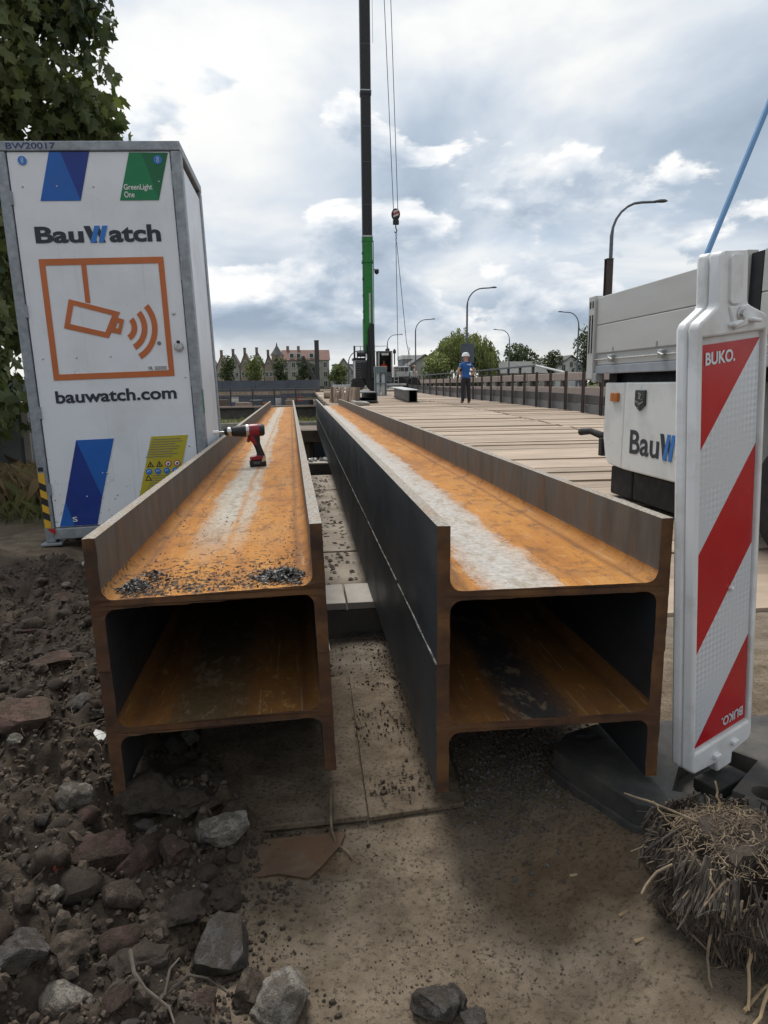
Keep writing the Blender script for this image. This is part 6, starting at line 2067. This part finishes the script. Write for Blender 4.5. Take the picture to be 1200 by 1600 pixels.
tp = thing('mooring_pile', 'tall thick dark pile standing against the houses', 'pile', (1.66, 70, -.3))
part('shaft', 'kick_dark', tp, lambda mb: mb.lathe([(.24, 0), (.22, 5.6)], 14), smooth=True)
part('cap', 'rusty_post', tp, lambda mb: mb.lathe([(.25, 5.602), (.25, 5.68)], 14))
ex = thing('excavator_arm', 'dark excavator arm reaching up left of the tall pile', 'excavator', (1.2, 68, -.3))
part('boom', 'kick_dark', ex, lambda mb: mb.tube([(.2, 0, 1.1), (-.1, 0, 2.5), (-.9, 0, 4.1)], [.16, .2, .10], 8))
part('stick', 'kick_dark', ex, lambda mb: mb.tube([(-.9, 0, 4.05), (-1.15, 0, 3.2)], .08, 8))
part('house_body', 'kick_dark', ex, lambda mb: mb.bx(-.1, 1.0, -.6, .6, .5, 1.3), bevel=.08)
part('tracks', 'tyre', ex, lambda mb: (mb.bx(-.5, 1.3, -.8, -.4, 0, .48), mb.bx(-.5, 1.3, .4, .8, 0, .48)), bevel=.12)


# ------------------------------------------------------------------ houses
def window(h, x, y, z, w_, hh):
    f = part('window', 'trim_white', h, lambda mb: mb.bx(x - w_ / 2, x + w_ / 2, y - .08, y + .02, z, z + hh), world=True)
    part('pane', 'window_dark', f, lambda mb: (mb.bx(x - w_ / 2 + .1, x - .04, y - .11, y - .081, z + .1, z + hh - .1), mb.bx(x + .04, x + w_ / 2 - .1, y - .11, y - .081, z + .1, z + hh - .1)), world=True)


def gable_house(label, x0, x1, y, dep, z0, eave, ridge, wall, roof, chim=True, wins=2):
    h = thing('house', label, 'house', ((x0 + x1) / 2, y, z0))
    xm = (x0 + x1) / 2
    part('wall', wall, h, lambda mb: mb.prism([(x0, z0), (x1, z0), (x1, eave), (xm, ridge - .1), (x0, eave)], y, y + dep, 'XZ'), world=True)
    sl = (ridge - eave) / (xm - x0)
    rf_ = part('roof', roof, h, lambda mb: (mb.prism([(x0 - .25, eave - .25 * sl), (xm, ridge), (xm, ridge + .22), (x0 - .25, eave - .25 * sl + .22)], y - .3, y + dep + .3, 'XZ'), mb.prism([(x1 + .25, eave - .25 * sl), (xm, ridge), (xm, ridge + .22), (x1 + .25, eave - .25 * sl + .22)], y - .3, y + dep + .3, 'XZ')), world=True)
    if chim:
        part('chimney', 'chimney', rf_, lambda mb: (mb.bx(xm - .45, xm + .25, y + 1.2, y + 2.0, ridge - .9, ridge + 1.3), mb.bx(xm - .52, xm + .32, y + 1.13, y + 2.07, ridge + 1.302, ridge + 1.45)), world=True)
    for r_ in range(2):
        for i in range(wins):
            window(h, x0 + (x1 - x0) * (i + .5) / wins, y, z0 + .9 + r_ * 2.8, .95, 1.4)
    window(h, xm, y, eave + .1, .8, 1.2)
    return h


HY = 200
px2x = lambda px: (px - 464) / 1078.4 * HY * 1.02
row = ['leftmost', 'second', 'third', 'fourth', 'fifth']
for i, (pa_, pb_, rid, ev) in enumerate(((327, 341, 8.8, 6.6), (342, 357, 9.6, 6.4), (358, 375, 9.9, 6.7), (376, 391, 10.2, 6.8), (392, 410, 10.3, 7.0))):
    gable_house(row[i] + ' narrow gabled house of the terrace, counted from the left', px2x(pa_), px2x(pb_), HY, 9, -.1, ev, rid, ('wall_brown', 'wall_tan', 'wall_grey')[i % 3], ('roof_dark', 'roof_red')[i % 2])
gable_house('gabled terrace house left of the small turret', px2x(411), px2x(424), HY, 9, -.1, 6.6, 9.6, 'wall_brown', 'roof_red')
tu = thing('turret_house', 'slim brown turret with pointed spire among the houses', 'house', (px2x(430), HY + 2, -.1))
part('tower', 'wall_brown', tu, lambda mb: mb.bx(-1.5, 1.5, -1.5, 1.5, 0, 9.6))
part('spire', 'roof_dark', tu, lambda mb: mb.lathe([(2.0, 9.6), (1.0, 11.0), (.25, 12.2), (.05, 13.2)], 8))
for z in (1.5, 4.2, 7.0):
    w_ = part('window', 'trim_white', tu, lambda mb: mb.bx(-.45, .45, -1.58, -1.49, z, z + 1.4))
    part('pane', 'window_dark', w_, lambda mb: mb.bx(-.33, .33, -1.61, -1.581, z + .1, z + 1.3))
bh = thing('long_house', 'long grey brown house with red tiled roof and dormers', 'house', (px2x(472), HY, -.1))
xa, xb = px2x(438), px2x(507)
part('wall', 'wall_grey', bh, lambda mb: mb.bx(xa, xb, HY, HY + 9, -.1, 8.2), world=True)
rf_ = part('roof', 'roof_red', bh, lambda mb: mb.prism([(HY - .4, 8.1), (HY + 9.4, 8.1), (HY + 4.5, 11.1)], xa - .3, xb + .3, 'YZ'), world=True)
for p_ in (446, 462):
    part('chimney', 'chimney', rf_, lambda mb: mb.bx(px2x(p_) - .4, px2x(p_) + .4, HY + 4, HY + 5, 10.6, 12.2), world=True)
for p_ in (452, 462, 481):
    dm = part('dormer', 'trim_white', bh, lambda mb: mb.bx(px2x(p_) - .7, px2x(p_) + .7, HY + .3, HY + 3, 8.6, 10.1), world=True)
    part('pane', 'window_dark', dm, lambda mb: mb.bx(px2x(p_) - .5, px2x(p_) + .5, HY + .26, HY + .299, 8.8, 9.9), world=True)
for p_ in (443, 454, 466, 478, 490, 501):
    for z in (.8, 3.4, 6.0):
        window(bh, px2x(p_), HY, z, 1.1, 1.6)
gable_house('gabled house with pale trim to the right of the long house', px2x(508), px2x(546), HY - 6, 9, -.1, 3.0, 8.2, 'wall_grey', 'roof_dark', False, 3)
wb = thing('white_building', 'low white flat building just left of the crane', 'building', (px2x(542), HY + 10, -.1))
part('wall', 'wall_white', wb, lambda mb: mb.bx(-5, 7, 0, 8, 0, 7.0))
part('roof', 'roof_grey', wb, lambda mb: mb.bx(-5.2, 7.2, -.3, 8.2, 7.001, 7.3))
for i in range(3):
    w_ = part('window', 'trim_white', wb, lambda mb: mb.bx(-3.5 + i * 3.2, -1.8 + i * 3.2, -.06, .02, 3.0, 4.8))
    part('pane', 'window_dark', w_, lambda mb: mb.bx(-3.4 + i * 3.2, -1.9 + i * 3.2, -.09, -.061, 3.1, 4.7))
h1_ = gable_house('dark roofed house behind the crane slings', 22.5, 31, 150, 9, -.1, 4.4, 7.2, 'wall_grey', 'roof_dark', False, 3)
fb = thing('flat_building', 'flat roofed grey building with white band left of the willow', 'building', (29.0, 165, -.1))
part('wall', 'cabinet_grey', fb, lambda mb: mb.bx(-5, 4, 0, 8, 0, 7.0))
part('fascia', 'trim_white', fb, lambda mb: mb.bx(-5.1, 4.1, -.15, 8.1, 7.001, 7.9))
for i in range(3):
    w_ = part('window', 'trim_white', fb, lambda mb: mb.bx(-4.4 + i * 2.9, -2.2 + i * 2.9, -.06, .02, 2.0, 6.0))
    part('pane', 'window_dark', w_, lambda mb: mb.bx(-4.3 + i * 2.9, -2.3 + i * 2.9, -.09, -.061, 2.1, 5.9))
lr = thing('low_barn', 'long low building with grey roof right of the willow', 'building', (44, 140, -.1))
part('wall', 'wall_grey', lr, lambda mb: mb.bx(-5, 6, 0, 8, 0, 3.2))
part('roof', 'roof_grey', lr, lambda mb: mb.prism([(-.5, 3.1), (8.5, 3.1), (4, 5.6)], -5.5, 6.5, 'YZ'))
for i in range(4):
    w_ = part('window', 'trim_white', lr, lambda mb: mb.bx(-4 + i * 2.5, -2.6 + i * 2.5, -.06, .02, 1.0, 2.4))
    part('pane', 'window_dark', w_, lambda mb: mb.bx(-3.9 + i * 2.5, -2.7 + i * 2.5, -.09, -.061, 1.1, 2.3))
gable_house('white house with dark roof between the round and tall trees', 56, 63, 150, 8, -.1, 4.2, 6.8, 'wall_white', 'roof_dark', False, 2)

# ------------------------------------------------------------------ far trees
TG = 'trees beyond the canal'
TY = 172
tpx = lambda px, Y=TY: (px - 464) / 1078.4 * Y * 1.02
for (px_c, wpx, ytop, mat, lab, seed) in ((359, 26, 556, 'leaf_dark', 'dark narrow tree before the terrace, farthest left', 1), (397, 33, 557, 'leaf_bright', 'yellow green full tree before the terrace', 2), (433, 27, 559, 'leaf_dark', 'dark rounded tree in front of the turret', 3), (467, 24, 559, 'leaf_dark', 'dark slender tree in front of the long house', 4), (483, 18, 571, 'leaf_dark', 'small dark tree beside the tall pile', 5), (521, 33, 569, 'leaf_bright', 'bright green bush tree right of the tall pile', 6), (333, 14, 575, 'leaf_bright', 'small green tree at the cabinet edge', 7)):
    tree('broadleaf_tree', lab, tpx(px_c), TY + seed * .7, -.2, (604 - ytop) * TY / 1078.4 + 1.2, wpx * TY / 1078.4 * 1.05, mat, 1500, .42, 200 + seed, .18, TG)
YW = 122
rg = random.Random(61)
wl = thing('willow_tree', 'large drooping willow tree behind the worker', 'tree', ((719 - 473) / 1078.4 * YW * 1.02, YW, -.1))
part('trunk', 'bark', wl, lambda mb: (mb.tube([(0, 0, -.2), (.1, 0, 2.5), (0, 0, 5.5)], [.5, .4, .2], 8), [mb.tube([(0, 0, 2.5), (math.cos(a) * 2, math.sin(a) * 2, 6), (math.cos(a) * 3.4, math.sin(a) * 3.4, 7.6)], [.2, .12, .04], 6) for a in (0, 1.3, 2.5, 3.8, 5.1)]), smooth=True)
cm_, tones = MB(), []
tops = [(0, 0, 8.4, 2.6), (-2.6, -1, 7.0, 2.4), (2.4, -.6, 7.6, 2.5), (4.3, 0, 6.2, 2.1), (-4.3, .3, 5.4, 1.9), (.6, -2.4, 6.8, 2.5), (-1.2, 2, 7.4, 2.5), (2.8, 2.3, 6.4, 2.3), (5.1, .4, 4.6, 1.5), (-3.2, -2, 5.0, 1.9), (3.2, -2.5, 5.2, 2.0)]
for i in range(1500):
    cx_, cy_, cz_, r_ = rg.choice(tops)
    d = Vector((rg.gauss(0, 1), rg.gauss(0, 1), abs(rg.gauss(0, .9)))).normalized()
    p = Vector((cx_, cy_, cz_)) + d * r_ * rg.uniform(.7, 1.05)
    L_ = rg.uniform(1.4, 4.6)
    tone = min(1, max(0, rg.gauss(.35 + .35 * d.z, .2)))
    out = Vector((d.x, d.y, 0)) * .35
    for k_ in range(7):
        q_ = p + out * (k_ / 7) + Vector((rg.gauss(0, .08), rg.gauss(0, .08), -L_ * k_ / 7))
        if q_.z < .6:
            break
        leaves(cm_, tones, [(q_, d, min(1, max(0, tone + rg.gauss(0, .1))))], .55, rg, 'strip', 1.6, .7)
cm_.build('crown', 'leaf_willow', wl, fixn=False, attrs={'tone': tones})
TG2 = 'trees on the right skyline'
tree('broadleaf_tree', 'green bushy tree at the left foot of the willow', (681 - 473) / 1078.4 * 118 * 1.02, 118, -.1, 6.6, 4.6, 'leaf_willow', 1800, .42, 301, .12, TG2)
tree('broadleaf_tree', 'spreading dark tree right of the willow under the lamp', (800 - 473) / 1078.4 * 150 * 1.03, 150, -.1, 10.0, 8.6, 'leaf_dark', 2600, .5, 302, .2, TG2)
tree('broadleaf_tree', 'low bush left of the round tree', (833 - 473) / 1078.4 * 145 * 1.03, 145, -.1, 6.2, 5.6, 'leaf_dark', 1600, .45, 303, .1, TG2)
tree('broadleaf_tree', 'round dark tree in the middle of the right skyline', (863 - 473) / 1078.4 * 150 * 1.03, 152, -.1, 8.6, 6.4, 'leaf_dark', 2200, .45, 304, .12, TG2, nl=11)
tree('broadleaf_tree', 'tall dark tree next to the trailer corner', (912 - 473) / 1078.4 * 150 * 1.03, 150, -.1, 13.6, 6.6, 'leaf_dark', 2800, .45, 305, .12, TG2, nl=11)
tree('broadleaf_tree', 'dark bush at the foot of the tall tree', (938 - 473) / 1078.4 * 150 * 1.03, 149, -.1, 8.5, 6.0, 'leaf_dark', 1600, .45, 306, .1, TG2)
# hedge that closes the skyline far away
rg = random.Random(71)
mb, tones = MB(), []
for i in range(9000):
    x = rg.uniform(-260, 260)
    h = 3.6 + 2.2 * noise.noise(Vector((x * .05, 0, 3))) + 1.2 * noise.noise(Vector((x * .2, 0, 8)))
    p = Vector((x, 262 + rg.uniform(-4, 4), max(0, h) * rg.random() ** .6 - .2))
    leaves(mb, tones, [(p, Vector((0, -1, .2)), rg.random())], 1.6, rg, 'quad', 0, .8)
tag(mb.build('far_wood', 'leaf_dark', fixn=False, attrs={'tone': tones}), 'low dark line of woodland on the far horizon', 'woodland', kind='stuff')
# reeds and weeds on the far canal bank
mb, tones = MB(), []
for i in range(5000):
    x, y = rg.uniform(-40, 8), rg.uniform(42.3, 47.4)
    if noise.noise(Vector((x * .5, y * .5, 2))) < .0:
        continue
    z = ground_z(x, y)
    if z < -1.5:
        continue
    h = rg.uniform(.08, .28)
    p = Vector((x, y, z))
    mb.add([p + Vector((-.05, 0, 0)), p + Vector((.05, 0, 0)), p + Vector((rg.uniform(-.2, .2), rg.uniform(-.1, .1), h))], [(0, 1, 2)])
    tones += [rg.random()] * 3
tag(mb.build('bank_weeds', 'leaf_grass', fixn=False, attrs={'tone': tones}), 'weeds growing on the far canal bank', 'weeds', kind='stuff')
qs = thing('bank_sill', 'pale concrete sill at the waterline of the far bank', 'sill', (-16, 42.4, -1.4))
for i in range(12):
    part('sill_block', 'concrete', qs, lambda mb: mb.bx(-40 + i * 4, -40 + i * 4 + 3.97, 42.2, 42.7, -1.6, -1.16), world=True)
